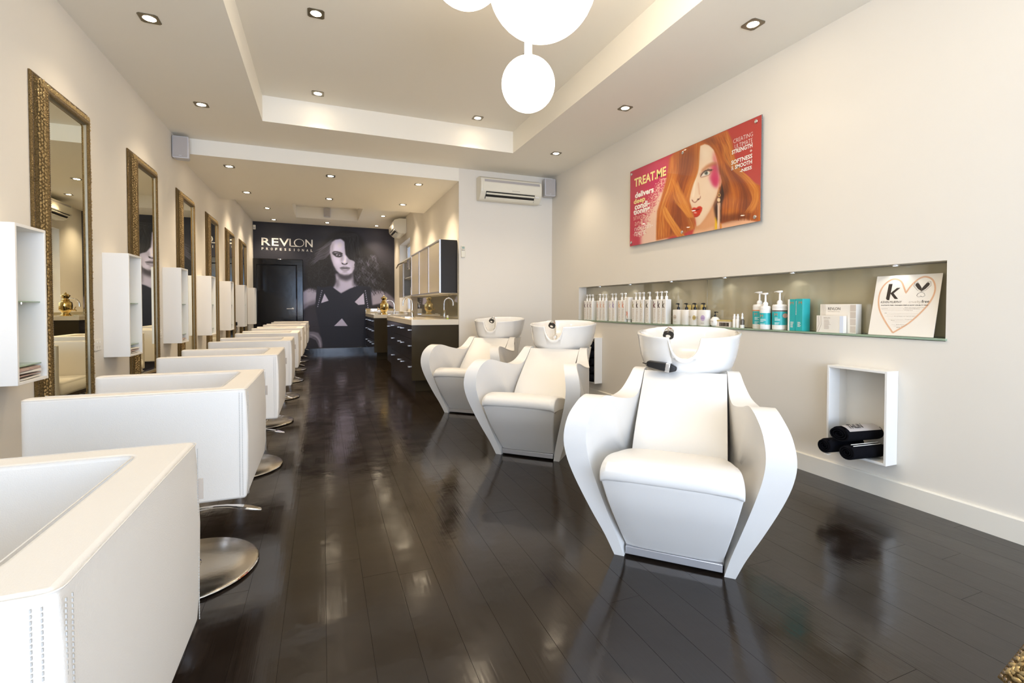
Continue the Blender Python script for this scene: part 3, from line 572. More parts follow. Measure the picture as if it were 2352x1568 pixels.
# ---------------------------------------------------------------- ornate mirrors and wall cubbies
def mirror_frame(W_, H_, parent, fw=.095, dep=.036):
    """frame in local y (width) / z (height), facing +x"""
    prof = [(0, 0), (0, .008), (.004, .013), (.010, .015), (.016, .013), (.020, .015), (.024, .021), (.045, .036), (.066, .047), (.071, .046), (.074, .049), (.080, .052), (.086, .050), (.089, .046), (.091, .038)]
    R = []
    for d, hgt in prof: R.append([(hgt, sy*(W_/2-d), (d if lo else H_-d)) for sy, lo in ((-1, True), (1, True), (1, False), (-1, False))])
    R.append(R[0]); MB().rings(R, cap=False).build('frame', 'frame', parent, smooth=False)
    R = [[(hgt, sy*(W_/2-d), (d if lo else H_-d)) for sy, lo in ((-1, True), (1, True), (1, False), (-1, False))] for d, hgt in ((.0905, .034), (.0915, .039), (.094, .037), (.098, .0285))]
    MB().rings(R, cap=False).build('silver_lip', 'plate', parent, smooth=False)
    sp = []; ic = [(0, 0, 1)]+[(math.cos(k*PI/3), math.sin(k*PI/3), .35) for k in range(6)]; fi = [(0, k+1, (k+1) % 6+1) for k in range(6)]
    def run(d, hgt, rr, step, stretch=1.):
        mb = MB(); L1 = W_-2*d; L2 = H_-2*d
        for (o_, dr, L) in (((-L1/2, d), (1, 0), L1), ((-L1/2, H_-d), (1, 0), L1), ((-L1/2, d), (0, 1), L2), ((L1/2, d), (0, 1), L2)):
            k = int(L/step)
            for i in range(k+1):
                cy = o_[0]+dr[0]*L*i/k; cz = o_[1]+dr[1]*L*i/k
                mb.add([(hgt+q[2]*rr*.7, cy+(q[0]*dr[0]*stretch+q[1]*dr[1])*rr, cz+(q[0]*dr[1]*stretch+q[1]*dr[0])*rr) for q in ic], fi)
        return mb
    run(.011, .0135, .0052, .0125).build('beading', 'silverbead', parent, kind='stuff', angle=80)
    run(.080, .0505, .0046, .0115).build('inner_beading', 'silverbead', parent, kind='stuff', angle=80)
    mb = MB(); rr = random.Random(3)                        # carved leaf scrolls on the main moulding
    L1, L2 = W_-.09, H_-.09; dep = .036
    for (o_, dr, L) in (((-L1/2, .045), (1, 0), L1), ((-L1/2, H_-.045), (1, 0), L1), ((-L1/2, .045), (0, 1), L2), ((L1/2, .045), (0, 1), L2)):
        k = int(L/.0205)
        for i in range(k+1):
            for s in (-1, 0, 1):
                q_ = rr.uniform(.75, 1.25); t = L*i/k+s*.009+rr.uniform(-.002, .002); cy = o_[0]+dr[0]*t; cz = o_[1]+dr[1]*t; a = rr.uniform(-1.3, 1.3); ca, sa = math.cos(a)*q_, math.sin(a)*q_
                off = s*.0125+rr.uniform(-.002, .002); inw = 1 if (dr[0] and o_[1] < H_/2) or (dr[1] and o_[0] < 0) else -1; hh = dep-.004+off*inw*.52
                mb.add([(hh+q[2]*.0095*q_, cy+((q[0]*ca-q[1]*sa*.55)*.012)*dr[0]+((q[0]*sa+q[1]*ca*.55)*.012+off)*dr[1], cz+((q[0]*ca-q[1]*sa*.55)*.012)*dr[1]+((q[0]*sa+q[1]*ca*.55)*.012+off)*dr[0]) for q in ic], fi)
    mb.build('carving', 'frame2', parent, kind='stuff', angle=80)
    g = MB(); a, b = W_/2-.093, W_/2-.115
    g.quad((.0305, -b, .115), (.0305, b, .115), (.0305, b, H_-.115), (.0305, -b, H_-.115)); g.build('glass', 'mirror', parent, smooth=False)
    g = MB(); g.rings([[(.028, sy*a, z0) for sy, z0 in ((-1, .093), (1, .093), (1, H_-.093), (-1, H_-.093))], [(.0305, sy*b, z0) for sy, z0 in ((-1, .115), (1, .115), (1, H_-.115), (-1, H_-.115))]], cap=False).build('bevelled_edge', 'bevelglass', parent, smooth=False)
m0 = empty('gilt_mirror', (0, 0, 0)); mirror_frame(.65, 1.895, m0)
ORD = ['nearest', 'second nearest', 'third from the camera', 'fourth from the camera', 'fifth from the camera', 'sixth from the camera', 'seventh from the camera', 'farthest']
for k in range(6):
    o = m0 if k == 0 else copy_tree(m0); o.location = (XL+.001, 3.6+1.345*k, .425)
    tag(o, 'tall gilt-framed wall mirror, %s of the row' % (['nearest and largest', 'second', 'third', 'fourth', 'fifth', 'farthest'][k]), 'mirror', 'gilt mirrors along the left wall')
def make_cubby(name, dx, wy_, z0, z1, t, shelves=(), back=.004):
    """open box, back on the wall at x=0, opening towards +x"""
    c = empty(name, (0, 0, 0))
    bx('side_panel', 'lacq', (0, dx, 0, t, z0, z1), c, .0012); bx('side_panel', 'lacq', (0, dx, wy_-t, wy_, z0, z1), c, .0012)
    bx('top_panel', 'lacq', (0, dx, t, wy_-t, z1-t, z1), c, .0012); bx('bottom_panel', 'lacq', (0, dx, t, wy_-t, z0, z0+t), c, .0012)
    if back: bx('back_panel', 'lacq', (0, back, t, wy_-t, z0+t, z1-t), c, 0)
    for z in shelves:
        bx('glass_shelf', 'glass_shelf', (.006, dx-.02, t, wy_-t, z-.003, z+.003), c, .0008)
    if shelves: MB().lathe([(.004, -.008), (.004, 0)], 8, (dx-.04, wy_*.5, shelves[0]-.003)).build('shelf_pin', 'chrome', c)
    return c
c0 = make_cubby('wall_cubby', .152, .256, .722, 1.453, .014, (1.1, .802))
for k in range(7):
    o = c0 if k == 0 else copy_tree(c0); o.location = (XL, 2.80+1.343*k, 0)
    tag(o, 'white lacquered open wall box with glass shelves, %s' % ('nearest, at the left picture edge', 'second from the camera, before the second mirror', 'third from the camera', 'fourth from the camera', 'fifth from the camera', 'sixth from the camera', 'farthest, next to the black door')[k], 'wall shelf', 'white storage boxes beside the mirrors')
rm = random.Random(5)
def magazine(k, i, z, col):
    pts = []; n = 8; hw = .095; base = [(.01+.12*j/n, .006*math.sin(j*.9+i)+.002*i) for j in range(n+1)]
    t = rm.uniform(.004, .009); a = rm.uniform(-.12, .12); R = []
    for j in range(n+1):
        xx, zz = base[j]; zz = max(0, zz*.5); R.append([(xx, -hw+.01*rm.random(), zz), (xx, hw-.01, zz+.003), (xx, hw-.01, zz+t+.003), (xx, -hw+.01, zz+t)])
    o = MB().rings(R).build('magazine', col, None, smooth=False); o.location = (XL+.012, 2.80+1.343*k+.128, z); o.rotation_euler = (0, 0, a)
    return o
for k, n_ in ((0, 4), (1, 3), (2, 2)):
    z = .737
    for i in range(n_):
        o = magazine(k, i, z, 'paper' if i % 2 == 0 else 'paperd'); z += .0135
        tag(o, '%s magazine in the bottom of the %s white wall box, %s' % ('pale' if i % 2 == 0 else 'reddish', ('nearest', 'second', 'third')[k], ('lowest of its stack', 'second from the bottom', 'third from the bottom', 'topmost of four')[i] if not (i == n_-1 and n_ < 4) else 'top of its stack'), 'magazine', 'magazines in the wall boxes')
# power points beside the mirrors
p0 = empty('power_point', (0, 0, 0)); bx('cover_plate', 'trim', (0, .008, 0, .1, 0, .078), p0, .003)
for s in (.03, .07):
    bx('switch', 'white', (.008, .012, s-.006, s+.006, .05, .062), p0, .001); MB().box(.008, .0085, s-.009, s-.006, .02, .03).box(.008, .0085, s+.006, s+.009, .02, .03).box(.008, .0085, s-.001, s+.001, .01, .02).build('sockets', 'grey', p0, smooth=False)
for k in range(4):
    o = p0 if k == 0 else copy_tree(p0); o.location = (XL, 3.99+1.343*k, .779); tag(o, 'cream double power point on the left wall, %s' % ('right of the nearest mirror', 'right of the second mirror', 'right of the third mirror', 'right of the fourth mirror')[k], 'power outlet', 'power points between the mirrors')
ch = empty('charger', (XL, 9.42, .78), label='black plug with thin cord hanging under the sixth white wall box', cat='charger')
bx('plug', 'black', (.0, .05, -.02, .02, -.03, .03), ch, .004); MB().tube([(.03, 0, -.03), (.04, .03, -.1), (.03, -.04, -.16), (.05, .04, -.22), (.03, 0, -.3)], .004, 6).build('cord', 'black', ch)
# ---------------------------------------------------------------- salon chairs (open side towards the mirrors, -x)
def round_poly(pts, r, n=5):
    out = []
    for i, p in enumerate(pts):
        a, b = Vector(pts[i-1]), Vector(pts[(i+1) % len(pts)]); p = Vector(p); u = (a-p).normalized(); v = (b-p).normalized(); rr = min(r[i] if isinstance(r, (list, tuple)) else r, (a-p).length*.45, (b-p).length*.45)
        s, e = p+u*rr, p+v*rr
        for k in range(n+1): t = k/n; out.append(tuple(s*(1-t)**2+p*2*t*(1-t)+e*t*t))
    return out
def make_salon_chair():
    c = empty('salon_chair', (0, 0, 0)); zb, zt = .377-.78+.78, .78
    U = [(-.635, -.30), (0, -.30), (0, .30), (-.635, .30), (-.635, .235), (-.088, .235), (-.088, -.235), (-.635, -.235)]
    def lvl(z, k, ins=0):
        q = [(x+(.006 if x == 0 else 0)*k, y*(1+.004*k)) for x, y in U]; q = [(x-(.02*ins if x == -.088 else 0), y) for x, y in q]
        return [(x, y, z) for x, y in round_poly(q, [.035, .012, .012, .035, .03, .03, .03, .03], 5)]
    s = MB().rings([lvl(.377, 0, 1), lvl(.45, 1, .8), lvl(.6, 1.4, .3), lvl(.72, .8), lvl(.78, 0)]).build('shell', 'leather', c, bevel=.009, seg=3, angle=40)
    mb = MB().rings([[(x, y, z) for x, y in round_poly([(-.64, -.232), (-.09, -.232), (-.09, .232), (-.64, .232)], .03, 4)] for z in (.378, .47, .49)]); mb.build('seat', 'leather', c, bevel=.02, seg=3)
    bx('base_panel', 'black', (-.56, -.06, -.24, .24, .362, .3785), c, .006)
    # piping and stitching along the seams
    e = .003; top = [(x, y, .7815-.004) for x, y in round_poly([(-.63, -.302), (.0035, -.302), (.0035, .302), (-.63, .302)], .02, 4)]
    MB().tube(top, .0013, 5).build('piping', 'seam', c)
    inn = [(x, y, .779) for x, y in round_poly([(-.60, -.233), (-.09, -.233), (-.09, .233), (-.60, .233)], .02, 4)]
    MB().tube(inn, .0012, 5).build('inner_piping', 'seam', c)
    st = MB()
    for sy in (-1, 1):
        for (px, py) in ((-.019, .3028), (-.010, .3022), (.0052, .290), (.0072, .281)):
            z = .39
            while z < .768: st.box(px-.0007, px+.0007, sy*py-.0007, sy*py+.0007, z, z+.0038); z += .0062
    st.build('stitching', 'stitch', c, smooth=False, kind='stuff')
    bx('maker_tag', 'grey', (-.005, .016, .285, .2875, .655, .70), c, .0005, label='small grey fabric tag on the back seam')
    MB().lathe([(.06, .02), (.056, .03), (.032, .045), (.03, .2), (.045, .215), (.045, .34), (.09, .35), (.09, .364)], 28, (-.262, 0, 0)).build('column', 'chrome', c)
    MB().lathe([(.25, .002), (.262, .006), (.264, .013), (.255, .019), (.1, .024), (.05, .026)], 56, (-.262, 0, 0)).build('base_plate', 'steel', c, angle=50)
    MB().lathe([(.262, .004), (.2665, .009), (.262, .014)], 56, (-.262, 0, 0)).build('base_rim', 'chrome', c)
    R = []
    for t, (hw, th) in zip(range(9), [(.012, .012), (.012, .011), (.012, .010), (.012, .009), (.013, .008), (.015, .008), (.019, .008), (.022, .008), (.012, .006)]):
        x = -.262+.34*t/8-.06; z = .222+.03*math.sin(t/8*PI)-.01*t/8
        R.append([(x, -hw+.0, z), (x, hw, z), (x, hw*.8, z+th), (x, -hw*.8, z+th)])
    lv = MB().rings(R).build('pump_lever', 'chrome', c, bevel=.003, angle=50)
    return c
ch0 = make_salon_chair()
cl = ['nearest, cut by the bottom left corner', 'second from the camera, overlapping the nearest', 'third from the camera', 'fourth from the camera', 'fifth from the camera', 'sixth from the camera', 'seventh from the camera', 'farthest, beside the black door']
for k in range(8):
    o = ch0 if k == 0 else copy_tree(ch0); o.location = (-.265-.001*k, .94+1.335*k, 0); o.rotation_euler = (0, 0, [0, 0, .0, .01, 0, -.01, 0, 0][k])
    tag(o, 'ivory leather box-armed salon chair, %s' % cl[k], 'chair', 'salon chairs facing the mirrors')

# ---------------------------------------------------------------- backwash units (front towards -y, basin at +y)
def spl(P, n=4): return [tuple(q) for q in cr_spline([np.array(p) for p in P], n)]
def make_wash():
    c = empty('backwash_unit', (0, 0, 0))
    front = [(0.0, .0, .240, .198), (-.035, .10, .276, .222), (-.08, .22, .328, .256), (-.122, .36, .386, .296), (-.148, .46, .416, .32), (-.157, .54, .424, .328), (-.145, .62, .410, .318), (-.10, .675, .385, .298), (-.03, .695, .372, .282), (.06, .683, .372, .274), (.18, .655, .368, .266), (.34, .625, .356, .246), (.47, .612, .345, .232), (.56, .632, .318, .222), (.63, .685, .292, .216), (.69, .730, .276, .214), (.745, .736, .27, .21)]
    top = spl(front, 4); back = [(.80, .69, .266, .208), (.845, .52, .262, .206), (.86, .34, .258, .204), (.84, .16, .25, .202), (.76, .03, .243, .2), (.68, .0, .24, .198), (.45, .0, .24, .198), (.22, .0, .24, .198)]
    path = top+back; cc = (.36, .33)
    for s in (-1, 1):
        O = []; I = []
        for t in (1., .985, .9, .75, .55, .35, .15):
            w_ = t; bl = 1-(1-t)**1.5
            O.append([(s*((xo)*t**.5*1.0+(.335)*(1-t**.5)), cc[0]+(y-cc[0])*t, cc[1]+(z-cc[1])*t) for y, z, xo, xi in path])
            I.append([(s*((xi)*t**.5+(.238)*(1-t**.5)), cc[0]+(y-cc[0])*t, cc[1]+(z-cc[1])*t) for y, z, xo, xi in path])
        rings = O[::-1]+I
        MB().rings(rings).build('arm', 'leather2', c, bevel=.011, seg=3, angle=38)
        seam = [(s*(xi+.006), y-(.0), z+.001) for y, z, xo, xi in top]
        e2 = []
        for i, (y, z, xo, xi) in enumerate(top):
            e2.append((s*(xo+.0005), y+(cc[0]-y)*.02, z+(cc[1]-z)*.02))
        MB().tube(e2[:-4], .0018, 5).build('arm_piping', 'seam', c)
    # seat
    sp = spl([(.31, .375), (.28, .398), (.15, .432), (0, .462), (-.11, .478), (-.172, .471), (-.206, .450), (-.214, .424), (-.208, .402), (-.19, .395)], 3)+[(.0, .375), (.31, .33)]
    R = []
    for k, (f, sh) in enumerate(((-1, 1.), (-.9, 0), (-.5, 0), (0, 0), (.5, 0), (.9, 0), (1, 1.))):
        R.append([(f*(.262-(y+.21)*.1), y+(.012*sh if y < 0 else 0), z-.006*abs(f)**4*1-(.010*sh)+(.0)) for y, z in sp])
    MB().rings(R).build('seat', 'leather2', c, bevel=.01, seg=3, angle=50)
    fp = spl([(-.206, .408), (-.200, .385), (-.16, .29), (-.09, .18), (-.03, .095), (.008, .046)], 3); th = .03
    R = [[(f*(.262-(.408-z)*.19), y+.012*abs(f)**6, z) for y, z in fp]+[(f*(.262-(.408-z)*.19), y+th, z) for y, z in fp[::-1]] for f in (-1, -.97, -.6, 0, .6, .97, 1)]
    MB().rings(R).build('front_panel', 'leather2', c, bevel=.006, seg=2, angle=50)
    bx('kick_strip', 'alu', (-.193, .193, .004, .03, .012, .045), c, .002, label='brushed metal kick strip')
    # backrest
    bp = spl([(.262, .372), (.30, .425), (.37, .490), (.45, .553), (.53, .612), (.61, .672), (.672, .722), (.688, .724)], 3); bb = [(y+.045, z-.045) for y, z in bp[::-1]]
    R = [[(f*.212, y-.010*(1-abs(f)**3)*math.sin(PI*min(1, max(0, (z-.37)/.36)))+.008*abs(f)**8, z+.006*(1-abs(f)**3)*math.sin(PI*min(1, max(0, (z-.37)/.36)))) for y, z in bp]+[(f*.208, y, z) for y, z in bb] for f in (-1, -.96, -.7, -.35, 0, .35, .7, .96, 1)]
    MB().rings(R).build('backrest', 'leather2', c, bevel=.008, seg=3, angle=50)
    MB().prism([(.04, .02), (.80, .02), (.82, .5), (.79, .66), (.73, .67), (.35, .36), (.0, .325), (-.09, .3)], lambda p, q, t: (t, p, q), -.199, .199).build('body', 'leather2', c, bevel=.006)
    # ceramic basin with a neck notch at the front
    N_ = 220; cy = .925
    def rim(a):
        sx, sy = math.sin(a), -math.cos(a)     # a=0 is the front
        x = .289*math.copysign(abs(sx)**.86, sx); y = cy+(.288 if sy < 0 else .30)*math.copysign(abs(sy)**.8, sy)+.035*sx*sx
        return x, y
    def zrim(x, y, fr): 
        z = .912+.022*min(1, max(0, (y-.64)/.3))+.02*max(0, (y-1.08)/.15)*(1 if abs(x) < .22 else .8)
        if fr:
            d = abs(x)/.083; z -= .112*(max(0, 1-d**2.3)**(1/1.7) if d < 1 else 0)
        return z
    A = [2*PI*(i+.0)/N_ for i in range(N_)]
    # denser sampling at the notch
    A = [a-.72*math.sin(a) for a in A]
    rims = [rim(a) for a in A]; zr = [zrim(x, y, y < cy) for x, y in rims]; ctr = (0, .93)
    def ring(k, zf, thick=0, sh=0.):
        out = []
        for (x, y), z in zip(rims, zr):
            dx, dy = x-ctr[0], y-ctr[1]; L = math.hypot(dx, dy); q = (L*k-thick)/L
            out.append((ctr[0]+dx*q, ctr[1]+sh+dy*q, zf(z)))
        return out
    zb = .70; lo = lambda f: (lambda z: zb+(z-zb)*f)
    rr = [ring(.10, lambda z: .700, 0, -.02), ring(.45, lambda z: .700, 0, -.02), ring(.68, lambda z: .706, 0, -.02), ring(.80, lambda z: .722, 0, -.018), ring(.865, lambda z: .750, 0, -.014), ring(.92, lo(.42) if 0 else (lambda z: .80), 0, -.01)]
    rr += [ring(.96, lambda z: max(.80, z-.045) if z < .86 else .86, 0, -.003), ring(.985, lambda z: z-.02), ring(1., lambda z: z-.008), ring(.998, lambda z: z-.001), ring(1., lambda z: z+.002, .010), ring(1., lambda z: z, .019), ring(1., lambda z: z-.008, .0245), ring(.98, lambda z: z-.03 if z > .86 else z-.012, .0255), ring(.93, lambda z: min(z-.02, .85), .028), ring(.86, lambda z: .80, .03), ring(.74, lambda z: .765, .03), ring(.5, lambda z: .752, .02), ring(.12, lambda z: .748)]
    MB().rings(rr).build('basin', 'ceramic', c, angle=85)
    MB().lathe([(.026, .749), (.026, .753), (.015, .754)], 20, (0, .93, 0)).build('drain', 'chrome', c)
    # column under the basin, swelling into it
    R = []
    for z, sx, sy, y in ((.72, .245, .215, .955), (.66, .235, .20, .955), (.58, .222, .185, .955), (.45, .21, .165, .95), (.25, .2, .15, .94), (.02, .2, .15, .93)): R.append([(sx*math.copysign(abs(math.cos(2*PI*i/40))**.75, math.cos(2*PI*i/40)), y+sy*math.copysign(abs(math.sin(2*PI*i/40))**.75, math.sin(2*PI*i/40)), z) for i in range(40)])
    MB().rings(R).build('column', 'ceramic', c, angle=60)
    f = MB().lathe([(.024, 0), (.024, .03), (.018, .04)], 20, (-.12, 1.10, .775)).tube([(-.12, 1.10, .80), (-.122, 1.105, .88), (-.122, 1.10, .925), (-.12, 1.075, .945), (-.115, 1.05, .945)], .011, 10).build('tap', 'chrome', c)
    h = MB().lathe([(.001, .03), (.017, .027), (.027, .012), (.031, -.006), (.031, -.03)], 28).build('spray_head', 'chrome', c); h.location = (-.11, .99, .925); h.rotation_euler = (-.75, .12, 0)
    k = MB().lathe([(.0318, -.014), (.0318, -.031), (.030, -.0325)], 28).build('rubber_ring', 'black', h); k2 = MB().lathe([(.027, -.0315), (.001, -.0335)], 28).build('spray_face', 'bottle', h)
    b = MB().lathe([(.019, 0), (.019, .006), (.012, .009)], 20).build('side_button', 'chrome', c); b.matrix_local = Matrix.Translation((.268, .70, .668)) @ Matrix.Rotation(PI/2, 4, 'Y')
    return c
w0 = make_wash()
for k, (x, y, a, lb) in enumerate(((1.346, 1.585, .785, 'nearest, in the right foreground'), (1.3495, 3.12, .755, 'middle one of the three'), (1.329, 4.613, .714, 'farthest, next to the kitchen bench'))):
    o = w0 if k == 0 else copy_tree(w0); o.location = (x, y, 0); o.rotation_euler = (0, 0, -a); tag(o, 'white leather backwash chair with ceramic basin, %s' % lb, 'wash unit', 'backwash units in a diagonal row')
# black handheld tool lying under the rim of the nearest basin
ax, ay = math.cos(-.785), math.sin(-.785); bxv, byv = math.sin(.785), math.cos(.785)
def W1(x, y, z): return (1.346+ax*x+bxv*y, 1.585+ay*x+byv*y, z)
tl = empty('handheld_tool', W1(-.118, .645, .757), -.785, label='small black handheld tool with silver band lying under the nearest basin', cat='hair tool')
R = [[(x, -w_, -h_), (x, w_, -h_), (x, w_, h_), (x, -w_, h_)] for x, w_, h_ in ((-.078, .014, .011), (-.064, .02, .018), (.0, .024, .022), (.05, .025, .023), (.082, .018, .010))]
MB().rings(R).build('handle', 'black', tl, bevel=.006, seg=3); MB().rings([[(x, -w_, -h_), (x, w_, -h_), (x, w_, h_), (x, -w_, h_)] for x, w_, h_ in ((.022, .0252, .0232), (.048, .0262, .0242))]).build('silver_band', 'chrome', tl, bevel=.004)
MB().tube([(-.075, 0, 0), (-.085, 0, -.004), (-.1, .01, -.004)], .003, 6).build('cord_end', 'black', tl)
for q in tl.children: q.rotation_euler = (0, .16, 0)
# ---------------------------------------------------------------- kitchen benches
def drawer(parent, x, y0, y1, z0, z1, handle=True, nm='drawer'):
    d = bx(nm, 'darkcab', (x, x+.018, y0+.0015, y1-.0015, z0+.0015, z1-.0015), parent, .001)
    return d
def pull(d, x, y, z, w_=.028):
    MB().box(x-.018, x, y-w_, y-w_+.006, z-.005, z+.005).box(x-.018, x, y+w_-.006, y+w_, z-.005, z+.005).box(x-.024, x-.017, y-w_, y+w_, z-.007, z+.007).build('handle', 'alu', d, bevel=.001)
def bench(name, x0, y0, y1, label, units, kick):
    b = empty(name, (0, 0, 0), label=label, cat='cabinet')
    bx('carcass', 'darkcab', (x0+.02, XK-.002, y0+.02, y1, .15, .846), b, .001); bx('end_panel', 'darkend', (x0, XK-.002, y0, y0+.018, .15, .846), b, .001)
    bx('plinth', 'darkend', (x0+.06, XK-.002, y0+.09, y1, 0, .15), b, .001)
    for (a, c_, zs, hs) in units:
        for z0, z1 in zs:
            d = drawer(b, x0, a, c_, z0, z1)
            for h in hs: pull(d, x0, h, z1-.09 if z1-z0 > .2 else z1-.06)
    return b
ZS = [(.673, .842), (.406, .671), (.155, .404)]
b1 = bench('drawer_bench', 1.028, 6.0, 8.42, 'dark gloss kitchen bench with drawers, near one beside the farthest wash unit', [(6.02, 6.93, ZS, (6.14, 6.8)), (6.932, 7.85, ZS, (7.07, 7.76)), (7.852, 8.418, [(.155, .842)], (8.24,))], 0)
b2 = bench('drawer_bench', .955, 9.95, YB-.024, 'dark gloss kitchen bench against the mural wall, farther one', [(9.97, 10.9, ZS, (10.2, 10.7)), (10.902, 11.9, ZS, (11.1, 11.7))], 0)
tag(MB().box(1.024, XK-.001, 5.992, 8.43, .847, .916).build('worktop', 'bench', None, bevel=.002), 'cream speckled stone worktop on the near kitchen bench', 'worktop')
tag(MB().box(.948, XK-.001, 9.94, YB-.002, .847, .916).build('worktop', 'bench', None, bevel=.002), 'cream stone worktop on the far bench under the mural', 'worktop')
o = struct('trim_1', MB().box(XK-.008, XK-.001, 6.03, 8.85, .9165, 1.25), 'splash2', bevel=.001)
o = struct('trim_2', MB().box(.95, XK-.012, YB-.016, YB-.009, .9165, 1.03).box(XK-.010, XK-.001, 9.94, YB-.02, .9165, .968), 'splash', bevel=.001)
def sink(x0, x1, y0, y1, label):
    s = empty('sink', (x0, y0, .9165), label=label, cat='sink'); w_, l_ = x1-x0, y1-y0
    MB().rings([[(a, b, z) for a, b in round_poly([(k, k), (w_-k, k), (w_-k, l_-k), (k, l_-k)], .05, 4)] for k, z in ((0, 0), (0, .006), (.012, .008), (.03, .004), (.045, .002))]).build('rim', 'chrome', s)
    MB().lathe([(.02, .0045), (.02, .007)], 14, (w_/2, l_/2, 0)).build('drain', 'chrome', s); return s
sink(1.12, 1.32, 7.3, 8.1, 'chrome inset sink on the near stone worktop'); sink(1.1, 1.42, 10.3, 11.1, 'chrome inset sink on the far stone worktop')
def tap(x, y, z, h, reach, label, dirx=-1, diry=0.):
    t = empty('mixer_tap', (x, y, z), label=label, cat='tap')
    MB().lathe([(.026, 0), (.026, .05), (.022, .07), (.02, .1), (.012, .11)], 20).build('body', 'chrome', t)
    pts = [(0, 0, .1), (0, 0, h-reach/2)]+[(dirx*(reach/2-reach/2*math.cos(a)), diry*(reach/2-reach/2*math.cos(a)), h-reach/2+reach/2*math.sin(a)) for a in [PI*k/10 for k in range(1, 11)]]+[(dirx*reach, diry*reach, h-reach/2-.035)]
    MB().tube(pts, .0115, 12).build('spout', 'chrome', t); MB().tube([(0, 0, .07), (.0, -.03, .075), (.0, -.07, .1)], .007, 8).build('lever', 'chrome', t); return t
tap(1.36, 7.88, .9165, .31, .19, 'chrome gooseneck tap behind the sink on the near bench', -.8, -.1); tap(1.46, 10.75, .9165, .30, .22, 'chrome gooseneck tap on the far bench beside the brass urn', -1, 0)
u = empty('brass_urn', (1.165, 9.86+.2, .9165), label='polished brass samovar-style urn on the far bench', cat='urn')
MB().lathe([(.075, 0), (.078, .01), (.055, .03), (.05, .055), (.07, .085), (.088, .11), (.09, .2), (.085, .225), (.06, .24), (.055, .25)], 30).build('body', 'gold', u)
MB().lathe([(.05, .25), (.06, .262), (.045, .275), (.038, .29), (.062, .335), (.062, .345)], 30).build('chimney', 'gold', u); MB().lathe([(.05, .345), (.035, .365), (.012, .372), (.014, .385), (.003, .395)], 24).build('lid', 'gold', u)
MB().tube([(-.085, 0, .1), (-.13, 0, .1), (-.135, 0, .08)], .009, 8).tube([(-.115, 0, .1), (-.12, 0, .135), (-.135, 0, .15)], .006, 8).build('spigot', 'gold', u)
MB().tube([(0, -.085, .19), (0, -.12, .185), (0, -.12, .22)], .007, 8).tube([(0, .085, .19), (0, .12, .185), (0, .12, .22)], .007, 8).build('side_handles', 'gold', u)
g = empty('glass_jar', (1.01, 9.99, .9165), label='small clear glass dish on the corner of the far bench', cat='dish'); MB().lathe([(.03, 0), (.035, .02), (.032, .022), (.026, .006)], 20).build('bowl', 'clear', g)
cd = empty('small_vial', (1.515, 6.12, .9165), label='small clear vial with yellow-green base on the near worktop', cat='vial'); MB().lathe([(.013, 0), (.013, .018)], 16).build('base', mat('lime_plastic', (176, 190, 60), .4, noise=.02), cd); MB().lathe([(.0125, .018), (.0125, .05), (.004, .052)], 16).build('cap', mat('pale_cap', (216, 214, 200), .2, noise=.02), cd)
# wall cupboards
wc = empty('wall_cupboard', (1.396, 6.07, 1.256), label='wall cupboard with three frosted doors and dark end panel above the near bench', cat='cupboard')
D_, L_, H_ = XK-.003-1.396, 2.12, .69
bx('carcass', 'lacq', (.02, D_, .01, L_, .0, H_), wc, .001); bx('end_panel', 'darkcab', (.02, D_, -.004, .0095, .002, H_-.002), wc, .001, label='dark glossy end panel')
for k in range(3):
    a, b = .002+k*.706, .002+(k+1)*.706-.004; d = empty('door', (0, 0, 0)); d.parent = wc
    MB().box(0, .019, a, a+.02, .001, H_-.001).box(0, .019, b-.02, b, .001, H_-.001).box(0, .019, a+.02, b-.02, .001, .02).box(0, .019, a+.02, b-.02, H_-.02, H_-.001).build('door_frame', 'alu', d, smooth=False)
    bx('door_glass', 'palecab', (.004, .016, a+.02, b-.02, .02, H_-.02), d, 0)
wo = empty('open_cupboard', (1.396, 8.2, 1.256), label='open wall cupboard with lift-up hinge arm beyond the frosted doors', cat='cupboard')
L2_ = 1.36
for a in ((.02, D_, 0, .018, 0, .69), (.02, D_, L2_-.018, L2_, 0, .69), (.02, D_, .018, L2_-.018, 0, .018), (.02, D_, .018, L2_-.018, .672, .69)): bx('panel', 'lacq', a, wo, .001)
bx('back_panel', 'palecab', (D_-.006, D_, .018, L2_-.018, .018, .672), wo, 0); bx('shelf', 'lacq', (.04, D_-.006, .018, L2_-.018, .34, .355), wo, .001)
bx('sliding_door', 'palecab', (.0, .016, .92, L2_, .0, .62), wo, .001); bx('door_edge', 'alu', (.0, .018, .86, .92, .0, .62), wo, .001)
MB().tube([(.03, .35, .60), (-.03, .55, .62), (-.09, .8, .6), (-.1, 1.0, .55)], .013, 8).box(.0, .03, .25, .40, .48, .64).build('lift_arm', 'steel', wo)
for i, (y_, h_, c_) in enumerate(((8.33, .2, (60, 60, 90)), (8.42, .17, (150, 60, 60)), (8.52, .21, (90, 84, 80)), (8.62, .15, (60, 110, 140)), (8.72, .2, (190, 180, 170)))):
    t_ = empty('cupboard_bottle', (1.5, y_, 1.275), label='%s bottle in the open wall cupboard' % ('navy', 'dull red', 'grey', 'blue', 'pale')[i], cat='bottle', group='bottles in the open cupboard')
    MB().lathe([(.028, 0), (.03, .005), (.03, h_-.05), (.014, h_-.035)], 16).build('body', mat('bottle_tint_%d' % i, c_, .4, noise=.02), t_); MB().lathe([(.014, h_-.035), (.014, h_)], 12).build('cap', 'black', t_)
